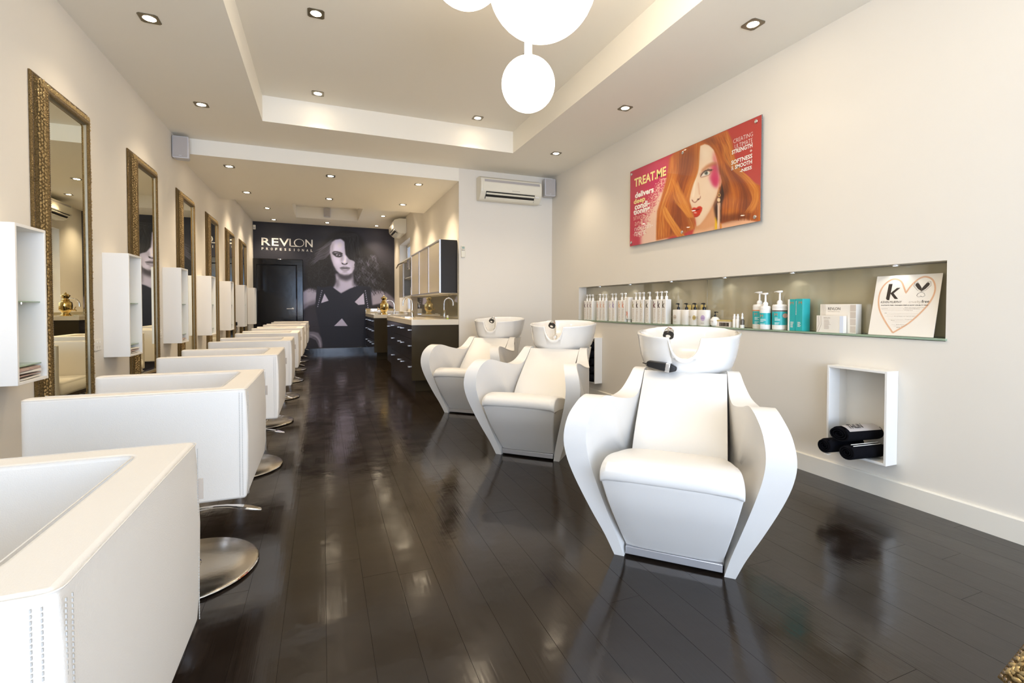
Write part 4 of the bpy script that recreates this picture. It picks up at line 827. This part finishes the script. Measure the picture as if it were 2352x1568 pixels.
# ---------------------------------------------------------------- air conditioners, speakers, small wall fittings
def aircon(W_, dep, H_):
    """back on y=0, faces -y, local x width"""
    a = empty('air_conditioner', (0, 0, 0)); pr = [(0, .02), (0, H_-.0), (-dep*.55, H_), (-dep*.93, H_-.035), (-dep, H_-.09), (-dep*.98, H_*.33), (-dep*.9, .075), (-dep*.62, .012), (-dep*.5, 0), (-.02, 0)]
    MB().prism(pr, lambda p, q, t: (t, p, q), 0, W_).build('casing', 'acw', a, bevel=.008, seg=3)
    MB().prism([(-dep-.004, H_-.09), (-dep*.985-.004, H_*.345), (-dep*.985+.01, H_*.345), (-dep+.01, H_-.09)], lambda p, q, t: (t, p, q), .03, W_-.03).build('front_panel', 'acw', a, bevel=.003)
    MB().prism([(-dep*.97, H_-.05), (-dep*1.0-.001, H_-.082), (-dep*.9, H_-.082), (-dep*.9, H_-.05)], lambda p, q, t: (t, p, q), .05, W_-.03).build('intake_strip', 'grille', a)
    MB().prism([(-dep*.95, .098), (-dep*.66, .012), (-dep*.6, .03), (-dep*.88, .108)], lambda p, q, t: (t, p-.006, q-.004), .07, W_-.10).build('outlet', 'acd', a)
    MB().prism([(-dep*.965, .078), (-dep*.90, .064), (-dep*.895, .069), (-dep*.955, .084)], lambda p, q, t: (t, p, q-.004), .075, W_-.105).build('louvre', 'acw', a)
    MB().prism([(-dep*.80, .028), (-dep*.66, .004), (-dep*.65, .01), (-dep*.79, .036)], lambda p, q, t: (t, p, q-.002), .075, W_-.105).build('louvre', 'acw', a)
    st = MB()
    for k in range(14): st.box(W_*.5+k*.0075, W_*.5+k*.0075+.0045, -dep-.0052, -dep-.0045, H_*.40, H_*.40+.007)
    st.build('badge', 'grey', a, smooth=False, kind='stuff'); bx('display', 'lacq', (W_-.095, W_-.035, -dep*.95, -dep*.85, .062, .08), a, .003)
    return a
a1 = aircon(.847, .2, .298); a1.location = (1.868, Y2-.001, 2.452); tag(a1, 'cream split-system air conditioner on the pale partition wall', 'air conditioner')
a2 = aircon(.8, .262, .31); a2.location = (XK-.001, 10.10, 2.60); a2.rotation_euler = (0, 0, -PI/2); a2.location.y = 10.90; tag(a2, 'cream air conditioner seen end-on above the kitchen window', 'air conditioner')
def speaker(name, loc, rz, w_, d_, h_, label):
    s = empty(name, loc, rz, label=label, cat='speaker')
    R = [[(-w_*k/2, y, z) for z in (0, h_)]+[(w_*k/2, y, z) for z in (h_, 0)] for y, k in ((0, .8), (-d_*.55, 1), (-d_, 1))]
    MB().rings(R).build('case', 'spk', s, bevel=.012, seg=3); bx('grille', 'grille', (-w_*.43, w_*.43, -d_-.004, -d_+.002, h_*.05, h_*.95), s, .006); bx('bracket', 'black', (-.02, .02, 0, .035, h_*.3, h_*.7), s, .003)
    bx('badge', 'alu', (-.012, .012, -d_-.006, -d_-.003, h_*.09, h_*.12), s, .001); return s
speaker('wall_speaker', (-1.345, Y2-.04, 2.597), 0, .145, .12, .225, 'white speaker in the left corner under the ceiling beam'); speaker('wall_speaker', (2.865, Y2-.04, 2.573), 0, .16, .11, .235, 'white speaker in the corner right of the air conditioner')
speaker('wall_speaker', (.10, 11.06, 2.99), 0, .14, .07, .19, 'grey speaker high in the rear ceiling recess')
j = bx('junction_box', 'trim', (2.722, 2.80, Y2-.02, Y2-.001, 2.47, 2.53), None, .004); tag(j, 'small white isolator box right of the air conditioner', 'switch'); bx('rocker', 'grille', (2.75, 2.762, Y2-.024, Y2-.02, 2.49, 2.512), j, .001)
rc = empty('remote_control', (1.685, Y2-.002, 1.715), label='beige remote control in a holder on the partition wall corner', cat='remote'); bx('body', 'acw', (-.027, .027, -.02, 0, 0, .148), rc, .006); bx('screen', mat('lcd_grey', (150, 168, 158), .3, noise=.02), (-.018, .018, -.0215, -.0195, .108, .138), rc, .001)
MB().lathe([(.006, 0), (.005, .002)], 12, (-.014, 0, 0)).lathe([(.005, 0), (.004, .002)], 12, (.0, 0, 0)).lathe([(.005, 0), (.004, .002)], 12, (.014, 0, 0)).build('buttons', 'brown', rc).matrix_local = Matrix.Translation((0, -.02, .092)) @ Matrix.Rotation(PI/2, 4, 'X')
sn = empty('motion_sensor', (-1.392, YB-.002, 2.775), label='small white alarm sensor in the far left corner above the door', cat='sensor'); bx('body', 'acw', (-.028, .026, -.045, 0, 0, .1), sn, .012, seg=3); bx('lens', 'grille', (-.018, .018, -.048, -.04, .02, .05), sn, .004)
# ---------------------------------------------------------------- towel boxes low on the right wall
def roll(L, rx, rz, turns=3.2, label=None, loc=(0, 0, 0), rz_=0, ry=0, group=None, patch=None):
    t = empty('rolled_towel', loc, rz_, label=label, cat='towel', group=group); t.rotation_euler = (0, ry, rz_)
    th = .0085; n = int(turns*22); sp = []
    for i in range(n+1):
        a = i/22*2*PI; k = 1-(i/22)*.26; sp.append((k*math.cos(a+2.2), k*math.sin(a+2.2)))
    R = []
    for xx, sc_ in ((0, .97), (.006, 1), (L-.006, 1), (L, .97)):
        ring_o = [(xx, p*rx*sc_, q*rz*sc_) for p, q in sp]; ring_i = [(xx, p*(rx-th)*sc_*.985, q*(rz-th)*sc_*.985) for p, q in sp[::-1]]; R.append(ring_o+ring_i)
    MB().rings(R, cap=False).build('towelling', 'towel', t, bevel=0, angle=60)
    for xx in (.0, L):
        e = MB(); e.add([(xx, p*rx*.97, q*rz*.97) for p, q in sp]+[(xx, p*(rx-th)*.955, q*(rz-th)*.955) for p, q in sp], [(i, i+1, n+1+i+1, n+1+i) for i in range(n)])
        e.build('rolled_edge', 'towel', t, smooth=False)
    MB().lathe([(rx*.9, .02), (rx*.9, L-.02)], 24, sx=1, sy=rz/rx).build('inner_fold', 'towel', t).matrix_local = Matrix(((0, 0, 1, 0), (1, 0, 0, 0), (0, 1, 0, 0), (0, 0, 0, 1)))
    return t
for k, (a, b) in enumerate(CUB):
    c = make_cubby('towel_box', .096, b-a, .205, .727, .013, (), 0); c.rotation_euler = (0, 0, PI); c.location = (XR-.0005, b, 0)
    tag(c, ('white open towel box low on the right wall, nearest', 'white open towel box half hidden behind the middle wash unit')[k], 'wall shelf', 'towel boxes on the right wall')
r1 = roll(.25, .05, .046, loc=(2.735, 1.925, .266), rz_=-.12, label='rolled black towel at the left in the near towel box', group='black towels in the near towel box')
r2 = roll(.25, .052, .045, loc=(2.735, 1.795, .262), rz_=-.10, label='rolled black towel with white stripes, lower right in the near box', group='black towels in the near towel box')
for q in (.0, .018):
    MB().tube([(.02+.2*t/6, (.052)*math.cos(2.1-q*16)*1.02, .045*math.sin(2.1-q*16)*1.04) for t in range(7)], .0022, 6).build('stripe', 'white', r2)
r3 = roll(.25, .07, .046, loc=(2.75, 1.85, .352), rz_=-.14, label='rolled black towel with printed band on top of the near pile', group='black towels in the near towel box')
pb = MB(); R = [[(x, .0705*math.cos(a)*1.01, .0465*math.sin(a)*1.02) for a in [PI*(.50+.045*i) for i in range(8)]] for x in (.015, .24)]
pb.rings(R, cap=False, closed=False).build('printed_band', 'grille', r3)
text_fit('THLIN', (.03, -.045, .0405), (1, 0, 0), (0, .86, .5), .10, .032, 'black', r3, bold=.02)
bx('care_label', 'white', (-.004, .022, -.03, -.004, -.046, -.044), r1, 0)
kk = 0
for row in range(5):
    for col in range(3):
        t = roll(.15, .05, .046, loc=(2.83+.006*((row*7+col*3) % 3), 4.755+.102*col, .268+.091*row), label=None, group='rolled black towels stacked in the far towel box')
        tag(t, 'rolled black towel in the far towel box, %s row from the bottom, %s' % (('first', 'second', 'third', 'fourth', 'top')[row], ('nearest side', 'middle', 'farthest side')[col]))
# ---------------------------------------------------------------- display niche
gs = MB().box(2.952, ND-.001, 1.45, 5.226, .9085, .9195).build('glass_shelf', 'glass_shelf', None, bevel=.001); tag(gs, 'long green-edged glass shelf in the wall niche', 'shelf')
led0 = empty('niche_light', (0, 0, 0)); MB().lathe([(.027, 0), (.027, -.005), (.02, -.007)], 20).build('rim', 'chrome', led0); MB().lathe([(.019, -.0065), (.001, -.008)], 20).build('lens', 'led', led0)
for k, y in enumerate((1.72, 2.356, 2.952, 3.585, 4.223, 4.815)):
    o = led0 if k == 0 else copy_tree(led0); o.location = (3.01, y, 1.3195); tag(o, 'tiny round light in the niche soffit, %s' % ('nearest, above the heart card', 'second from the right', 'third from the right', 'third from the left', 'second from the left', 'leftmost')[k], 'niche light', 'small lights along the niche')
    l = bpy.data.lights.new('niche_glow', 'SPOT'); l.energy = .35; l.spot_size = 2; l.shadow_soft_size = .02; lo_ = bpy.data.objects.new('niche_glow', l); lo_.location = (3.01, y, 1.305); C.objects.link(lo_)
FZ = .9197
def pump_parts(t, z, col, h, r=.012, reach=.034, x=0, y=0):
    MB().lathe([(r, z), (r, z+h*.34), (r*.6, z+h*.42), (r*.33, z+h*.45), (r*.33, z+h*.8)], 16, (x, y, 0)).build('pump_collar', col, t)
    R = [[(x-w_, y+yy, z+h*a), (x+w_, y+yy, z+h*a), (x+w_*.7, y+yy, z+h*b), (x-w_*.7, y+yy, z+h*b)] for yy, w_, a, b in ((-r*.8, .006, .80, .93), (-r*.2, .009, .76, 1.0), (r*.6, .008, .78, 1.), (reach*.6, .005, .86, .98), (reach, .0035, .80, .93))]
    MB().rings(R).build('pump_head', col, t, bevel=.0015)
def lines(mb, x, y0, y1, z0, z1, n, rnd):
    for i in range(n):
        z = z1-(z1-z0)*(i+.5)/n; q = rnd.uniform(.55, 1); mb.box(x-.0003, x, y0-(y0-y1)*q, y0, z, z+(z1-z0)/n*.45)
    return mb
rl = random.Random(8)
def kbottle(y_left, kc, label, inv=False, w_=.062):
    t = empty('pump_bottle', (2.972, y_left-w_/2, FZ), label=label, cat='bottle', group='tall square pump bottles in the niche'); d = .064; h = .232
    col = mat('k_print_%d_%d_%d' % kc, kc, .5, noise=.01) if ('k_print_%d_%d_%d' % kc) not in bpy.data.materials else bpy.data.materials['k_print_%d_%d_%d' % kc]
    if not inv:
        bx('body', 'bottle', (0, d, -w_/2+.001, w_/2-.001, 0, h), t, .004, seg=2); pump_parts(t, h, 'pump', .078, .0135, .036, d/2)
        text_fit('k', (-.0006, w_/2-.010, .150), (0, -1, 0), (0, 0, 1), .032, .066, col, t, bold=.02)
        lines(MB(), -.0004, w_/2-.012, -w_/2+.02, .012, .138, 13, rl).build('small_print', 'greyl', t, smooth=False, kind='stuff')
    else:
        w_ = .055; MB().lathe([(.018, 0), (.018, .03)], 16, (d/2, 0, 0)).build('cap', 'pump', t); bx('body', 'bottle', (0, d, -w_/2, w_/2, .03, .262), t, .005)
        text_fit('k', (-.0006, -w_/2+.018, .045+.068), (0, 1, 0), (0, 0, -1), .03, .066, col, t, bold=.02)
    return t
KB = [(5.122, (112, 84, 92), 'mauve k'), (5.057, (120, 88, 96), 'mauve k'), (4.992, (128, 92, 100), 'mauve k'), (4.833, (226, 168, 138), 'peach k'), (4.766, (228, 172, 146), 'peach k'), (4.702, (224, 178, 150), 'peach k'), (4.574, (206, 196, 220), 'pale lavender k'), (4.510, (140, 116, 176), 'purple k'), (4.393, (232, 170, 110), 'orange k'), (4.328, (226, 140, 108), 'coral k'), (4.258, (228, 128, 96), 'coral'), (4.146, (168, 156, 104), 'olive k'), (4.082, (58, 30, 26), 'dark brown k'), (4.016, (196, 176, 130), 'tan k'), (3.923, (70, 62, 30), 'dark olive k'), (3.808, (92, 20, 26), 'dark red k'), (3.743, (50, 18, 26), 'plum k'), (3.677, (74, 62, 42), 'dark khaki k')]
seen = {}; tot = {}
for q in KB: tot[q[2]] = tot.get(q[2], 0)+1
for y, c_, n_ in KB:
    seen[n_] = seen.get(n_, 0)+1; i = seen[n_]
    if n_ == 'coral': lb = 'upside-down white bottle with a coral inverted k on the niche shelf'
    else: lb = 'white square pump bottle with %s%s on the niche shelf' % (n_, '' if tot[n_] == 1 else (', %s of %s' % (('leftmost', 'second', 'rightmost')[i-1], 'three') if tot[n_] == 3 else ', %s of two' % ('left', 'right')[i-1]))
    kbottle(y, c_, lb, n_ == 'coral')
def ovalb(y, w_, x, label, txts, spot_=None):
    t = empty('oval_bottle', (x, y, FZ), label=label, cat='bottle', group='white oval bottles with black pumps'); d = .034
    R = [[(d*k*math.cos(2*PI*i/32), w_/2*k*math.copysign(abs(math.sin(2*PI*i/32))**.7, math.sin(2*PI*i/32)), z) for i in range(32)] for z, k in ((0, .9), (.006, 1), (.128, 1), (.135, .94), (.136, .3))]
    MB().rings(R).build('body', 'bottle', t, angle=60); pump_parts(t, .135, 'black', .06, .013, .034)
    for (s, yo, z, w2, h2, m_) in txts: text_fit(s, (-d-.0006, yo, z), (0, -1, 0), (0, 0, 1), w2, h2, m_, t)
    if spot_:
        c_, m_, y_ = spot_; MB().lathe([(c_, 0), (c_, .0005)], 24).build('round_logo', m_, t).matrix_local = Matrix.Translation((-d-.0002, y_, .068)) @ Matrix.Rotation(-PI/2, 4, 'Y')
        text_fit('color', (-d-.0012, y_+c_*.8, .062), (0, -1, 0), (0, 0, 1), c_*1.6, .011, 'ink' if m_ != 'lav' else 'purple_print', t)
    return t
M['lav'] = mat('lavender_print', (206, 184, 222), .5, noise=.01); M['purple_print'] = mat('purple_print', (130, 84, 160), .5, noise=.01)
ovalb(3.49, .118, 3.01, 'white oval bottle with black pump and ring logo, leftmost of four', [('00', .052, .066, .012, .013, 'grey'), ('REVLON', .02, .022, .03, .007, 'grey')], (.021, 'greyl', .008))
ovalb(3.378, .1, 3.004, 'white oval bottle with black pump showing small print, second of four', [('xx', -.0, .08, .0, .0, 'grey')][:0]); 
ovalb(3.274, .1, 3.004, 'white oval bottle with black pump numbered 931, third of four', [('931', .038, .062, .026, .02, 'grey')], (.02, 'goldfoil', -.026))
ovalb(3.165, .128, 3.0, 'white oval bottle with black pump and lilac color logo, numbered 002', [('002', .058, .062, .026, .02, 'grey'), ('REVLON', -.002, .02, .034, .007, 'grey')], (.024, 'lav', -.022))
for i, y in enumerate((3.41, 3.335, 3.235)):
    t = empty('gold_tube', (3.0565, y, FZ), label='gold foil tube end behind the white oval bottles, %s' % ('left', 'middle', 'right')[i], cat='tube', group='gold tubes behind the oval bottles'); R = [[(.009*k*math.cos(2*PI*i_/16), .02*q*math.sin(2*PI*i_/16), z) for i_ in range(16)] for z, k, q in ((0, .8, .8), (.02, .9, .9), (.05, 1, 1), (.15, .15, 1.5), (.178, .12, 1.5))]
    MB().rings(R).build('tube', 'goldfoil', t)
t = empty('round_bottle', (3.0, 3.04, FZ), label='round white bottle with black pump marked 100', cat='bottle'); MB().lathe([(.02, 0), (.033, .01), (.039, .035), (.036, .058), (.024, .074), (.011, .08)], 28).build('body', 'bottle', t); pump_parts(t, .078, 'black', .045, .009, -.03, 0)
text_fit('100', (-.0385, .014, .034), (0, -1, 0), (0, 0, 1), .03, .017, 'grey', t)
t = empty('gift_box', (2.985, 2.95, FZ), label='small gold and white box with barcode stripes beside the round bottle', cat='box'); bx('carton', 'label', (0, .05, -.078, .075, 0, .052), t, .001); bx('gold_lid', 'goldfoil', (-.0015, .051, -.079, .076, .044, .056), t, .001)
mb = MB(); rr_ = random.Random(2); y = .03
while y > -.07: w_ = rr_.uniform(.002, .008); mb.box(-.0012, -.0002, y-w_, y, .006, .036); y -= w_+rr_.uniform(.001, .004)
mb.build('stripes', 'ink', t, smooth=False, kind='stuff')
for i, y in enumerate((2.832, 2.80)):
    t = empty('spray_bottle', (2.99, y, FZ), label='slim cream spray bottle, %s of the pair' % ('left', 'right')[i], cat='bottle', group='slim spray bottles'); MB().lathe([(.013, 0), (.014, .004), (.014, .062), (.009, .07)], 20).build('body', 'bottle', t); MB().lathe([(.0105, .07), (.0105, .09), (.007, .092), (.007, .106)], 16).build('cap', 'pump', t)
t = empty('dropper_bottle', (2.99, 2.757, FZ), label='small clear dropper bottle with white base and bulb', cat='bottle'); MB().lathe([(.0155, 0), (.0155, .024)], 20).build('label_band', 'bottle', t); MB().lathe([(.015, .024), (.015, .06), (.008, .068)], 20).build('glass', mat('smoked_glass', (120, 112, 100), .08, trans=.3, noise=.02), t); MB().lathe([(.009, .068), (.009, .084), (.006, .088), (.007, .105), (.002, .116)], 16).build('dropper', 'pump', t)
def tealb(x, y, r, h, ph, label, ring_=None, dot=False):
    t = empty('teal_pump_bottle', (x, y, FZ), label=label, cat='bottle', group='white pump bottles with teal labels'); MB().lathe([(r*.94, 0), (r, .006), (r, h-.035), (r*1.0, h-.03), (r*.985, h-.028), (r, h-.026), (r, h-.012), (r*.9, h-.002), (.017, h)], 36).build('body', 'bottle', t, angle=25)
    MB().lathe([(r+.0004, .034), (r+.0008, .0345), (r+.0008, h-.052), (r+.0004, h-.0515)], 36).build('teal_label', 'teal', t, angle=25)
    MB().lathe([(.017, h), (.018, h+.004), (.018, h+.018), (.013, h+.026), (.007, h+.03), (.0055, h+ph-.014)], 20).build('pump_collar', 'pump', t)
    R = [[(-w_, yy, h+ph+a), (w_, yy, h+ph+a), (w_*.7, yy, h+ph+b), (-w_*.7, yy, h+ph+b)] for yy, w_, a, b in ((-.02, .006, -.010, -.001), (-.008, .011, -.016, 0), (.01, .010, -.014, -.001), (.03, .006, -.009, -.003), (.044, .004, -.012, -.006))]
    MB().rings(R).build('pump_head', 'pump', t, bevel=.0015)
    if ring_: MB().lathe([(r+.0006, h-.05), (r+.001, h-.0495), (r+.001, h-.0435), (r+.0006, h-.043)], 36).build('colour_ring', ring_, t)
    a_ = -2.3; ux = (math.sin(-a_)*0+.0, -1, 0)
    # lettering wraps onto the side that faces the room
    nx, ny = -.80, -.60; tx = (-ny*-1, 0, 0)
    ux = (.60, -.80, 0); c0_ = (nx*(r+.003), ny*(r+.003))
    text_fit('M', (c0_[0]-ux[0]*.030, c0_[1]-ux[1]*.030, h-.083), ux, (0, 0, 1), .018, .02, 'orange', t, bold=-.01)
    mb = MB()
    for i in range(8):
        z = h-.098-.0085*i
        if i in (3, ): continue
        w_ = rl.uniform(.018, .036); o_ = (c0_[0]-ux[0]*.028, c0_[1]-ux[1]*.028); mb.quad((o_[0], o_[1], z), (o_[0]+ux[0]*w_, o_[1]+ux[1]*w_, z), (o_[0]+ux[0]*w_, o_[1]+ux[1]*w_, z+.003), (o_[0], o_[1], z+.003))
    mb.build('small_print', 'white', t, smooth=False, kind='stuff')
    if dot: MB().lathe([(.02, 0), (.02, .0006)], 20, sx=1.25, sy=.8).build('sticker', 'pinkw', t).matrix_local = Matrix(((0, .22, -.975, 0), (0, -.975, -.22, -.0), (1, 0, 0, 0), (0, 0, 0, 1))) @ Matrix.Identity(4) if False else Matrix.Translation((-.1*r, -r*.995-.0012, .10)) @ Matrix.Rotation(PI/2, 4, 'X')
tealb(3.02, 2.63, .045, .181, .095, 'white pump bottle with teal label and orange ring, leftmost of three', 'orange'); tealb(2.985, 2.549, .037, .169, .095, 'shorter white pump bottle with teal label, middle of three'); tealb(3.018, 2.459, .047, .18, .097, 'white pump bottle with teal label and dark ring, rightmost of three', 'brown', True)
t = empty('teal_carton', (2.975, 2.333, FZ), label='teal carton with white spine and orange M, left of the pair', cat='box', group='teal cartons'); bx('carton', 'tealbox', (0, .06, -.028, .014, 0, .214), t, .001); bx('spine', 'white', (0, .06, .0145, .028, 0, .213), t, .001); text_fit('M', (-.0008, .008, .178), (0, -1, 0), (0, 0, 1), .022, .019, 'orange', t, bold=-.01); lines(MB(), -.0006, .006, -.02, .02, .06, 5, rl).build('small_print', 'white', t, smooth=False, kind='stuff')
t = empty('teal_carton', (2.975, 2.273, FZ), label='teal carton with vertical white lettering, right of the pair', cat='box', group='teal cartons'); MB().prism([(0, .03), (0, -.02), (.02, -.030), (.06, -.030), (.06, .03)], lambda p, q, t_: (p, q, t_), 0, .216).build('carton', 'tealbox', t, bevel=.001); text_fit('M', (-.0008, .006, .18), (0, -1, 0), (0, 0, 1), .022, .019, 'orange', t, bold=-.01); text_fit('MOROCCANOIL', (-.0008, .022, .108), (0, 0, 1), (0, 1, 0), .095, .007, 'white', t); lines(MB(), -.0006, .014, -.014, .025, .06, 5, rl).build('small_print', 'white', t, smooth=False, kind='stuff')
t = empty('product_box', (3.0, 2.036, FZ), label='large white box with black lettering behind the small box', cat='box'); bx('carton', 'card', (0, .05, -.113, .112, 0, .179), t, .001); text_fit('REVLON', (-.0008, .06, .142), (0, -1, 0), (0, 0, 1), .077, .017, 'ink', t); text_fit('PROFESSIONAL', (-.0008, .06, .130), (0, -1, 0), (0, 0, 1), .077, .005, 'grey', t)
for q in (.104, .096, .088, .080): MB().tube([(-.0008, q, .178), (-.0008, q-.004, .12), (-.0008, q+.004, .01)], .0007, 4).build('drawn_line', 'grey', t)
for i in range(4): MB().box(-.0008, 0, -.112, -.078, .006+i*.043, .045+i*.043).build('picture_tile', 'greyl', t, smooth=False)
t = empty('product_box', (2.965, 2.062, FZ), label='small white box standing in front of the large white box', cat='box'); bx('carton', 'card', (0, .028, -.087, .085, 0, .107), t, .001); text_fit('REVLON', (-.0008, .036, .088), (0, -1, 0), (0, 0, 1), .04, .009, 'grey', t); lines(MB(), -.0006, .034, -.014, .02, .08, 9, rl).build('small_print', 'greyl', t, smooth=False, kind='stuff')
for q in (.07, .055): MB().tube([(-.0008, q, .104), (-.0008, q-.003, .05), (-.0008, q+.016, .004)], .0007, 4).build('drawn_line', 'grey', t)
MB().box(-.0008, 0, -.086, -.064, .002, .105).build('silver_panel', mat('pale_blue_print', (222, 228, 238), .3, noise=.01), t, smooth=False)
# leaning card with the heart
lean = math.atan2(.075, .34); cdp = empty('display_card', (2.972, 1.836, FZ+.0015), label='large white leaning card with peach heart outline at the right end of the niche', cat='display card'); cw, chh = .322, .348
ux, uy = Vector((0, -1, 0)), Vector((math.sin(lean), 0, math.cos(lean))); nn = Vector((-math.cos(lean), 0, math.sin(lean)))
def K(u_, v_, d=0.): return tuple(ux*u_*cw+uy*v_*chh+nn*d)
MB().rings([[K(a, b, d) for a, b in ((0, 0), (1, 0), (1, 1), (0, 1))] for d in (-.003, 0)]).build('board', 'card', cdp, smooth=False)
hp = [(.40, .045), (.25, .23), (.13, .42), (.085, .60), (.10, .76), (.17, .88), (.28, .94), (.40, .90), (.47, .78), (.505, .70), (.57, .82), (.66, .92), (.76, .955), (.87, .90), (.925, .76), (.90, .60), (.80, .42), (.62, .21), (.40, .045)]
hs = cr_spline(hp[:10], 4).tolist()[:-1]+cr_spline(hp[9:], 4).tolist()
R1, R2 = [], []
for i, (a, b) in enumerate(hs):
    p, q = hs[max(0, i-1)], hs[min(len(hs)-1, i+1)]; dx, dy = q[0]-p[0], q[1]-p[1]; L = math.hypot(dx, dy)+1e-9; nx, ny = -dy/L*.0125, dx/L*.0125; R1.append(K(a+nx, b+ny, .0006)); R2.append(K(a-nx, b-ny, .0006))
MB().rings([R1, R2], cap=False, closed=False).build('heart_outline', 'heart', cdp, smooth=False)
def kt(s, u0, u1, v0, v1, m, bold=0, shear=0): return text_fit(s, K(u0, v0, .0007), ux, uy, (u1-u0)*cw, (v1-v0)*chh, m, cdp, bold=bold, shear=shear)
def kp(pts, m): MB().add([K(a, b, .0007) for a, b in pts], [tuple(range(len(pts)))]).build('k_emblem', m, cdp, smooth=False)
kp([(.215, .86), (.275, .86), (.262, .585), (.228, .588), (.205, .61)], 'ink'); kp([(.262, .70), (.355, .79), (.41, .79), (.315, .70)], 'ink'); kp([(.262, .70), (.315, .70), (.40, .605), (.345, .605)], 'ink')
for s in (-1, 1):   # two ear shapes of the rabbit sign
    q = [(.735+s*a, b) for a, b in ((0, .725), (.002, .77), (.045, .838), (.078, .862), (.10, .85), (.103, .82), (.055, .76))]; kp(q, 'ink')
    MB().tube([K(.735+s*a, b, .0008) for a, b in ((0, .715), (.06, .74), (.125, .81), (.115, .875), (.075, .875), (.02, .80), (0, .765))], .0006, 4).build('ear_outline', 'ink', cdp)
MB().tube([K(.735+a, b, .0008) for a, b in ((0, .712), (-.045, .69), (-.06, .655), (-.04, .635), (-.01, .638), (0, .65), (.01, .638), (.04, .635), (.06, .655), (.045, .69), (0, .712))], .0006, 4).build('rabbit_face', 'ink', cdp)
kt('KEVIN.MURPHY', .13, .46, .535, .572, 'ink', .0, .12); kt('cruelty', .57, .75, .525, .575, 'grey', -.01, .1); kt('free', .76, .87, .537, .583, 'ink', .01)
kt('SULPHATE FREE, PARABEN FREE & NOW CRUELTY FREE', .14, .86, .488, .508, 'ink', .02, .2)
for s, a, b, v, m_ in (('PETA, the', .52, .62, .455, 'grey'), ('largest animal rights', .63, .83, .455, 'grey'), ('organisation', .15, .26, .432, 'grey'), ('accepted KEVIN.MURPHY', .5, .75, .432, 'grey'), ('Cruelty Free', .52, .65, .408, 'grey'), ('PETA', .22, .26, .36, 'grey'), ('do not harm, nor test on animals', .38, .72, .31, 'grey'), ('Cruelty Free', .55, .68, .262, 'grey'), ('Bunny', .34, .40, .24, 'grey'), ('great partnership', .43, .60, .175, 'grey'), ('great', .51, .56, .15, 'grey'), ('cause', .44, .50, .128, 'grey')): kt(s, a, b, v, v+.014, m_, .01, .2)
mb = MB()
for a, b, v in ((.15, .5, .455), (.28, .49, .432), (.76, .83, .432), (.18, .51, .408), (.28, .76, .36), (.26, .72, .335), (.24, .37, .31), (.29, .54, .262), (.41, .62, .24), (.37, .57, .218), (.36, .42, .175), (.4, .5, .15)): mb.add([K(a, v+.003, .0006), K(b, v+.003, .0006), K(b, v+.009, .0006), K(a, v+.009, .0006)], [(0, 1, 2, 3)])
mb.build('pale_print', mat('faint_print', (226, 214, 198), .5, noise=.01), cdp, smooth=False, kind='stuff')
# ---------------------------------------------------------------- leaning framed mirror at the bottom right corner
fm = empty('leaning_mirror', (0, 0, 0), label='ornate silver-gilt framed mirror leaning at the bottom right corner', cat='mirror'); mirror_frame(.5, .9, fm)
E_ = Vector((.5, -.25, .83)).normalized(); Yv = Vector((-.447, -.894, 0)).normalized(); Xv = Yv.cross(E_).normalized(); og = Vector((1.79, .735, .02))+Yv*.25
fm.matrix_world = Matrix(((Xv.x, Yv.x, E_.x, og.x), (Xv.y, Yv.y, E_.y, og.y), (Xv.z, Yv.z, E_.z, og.z), (0, 0, 0, 1)))
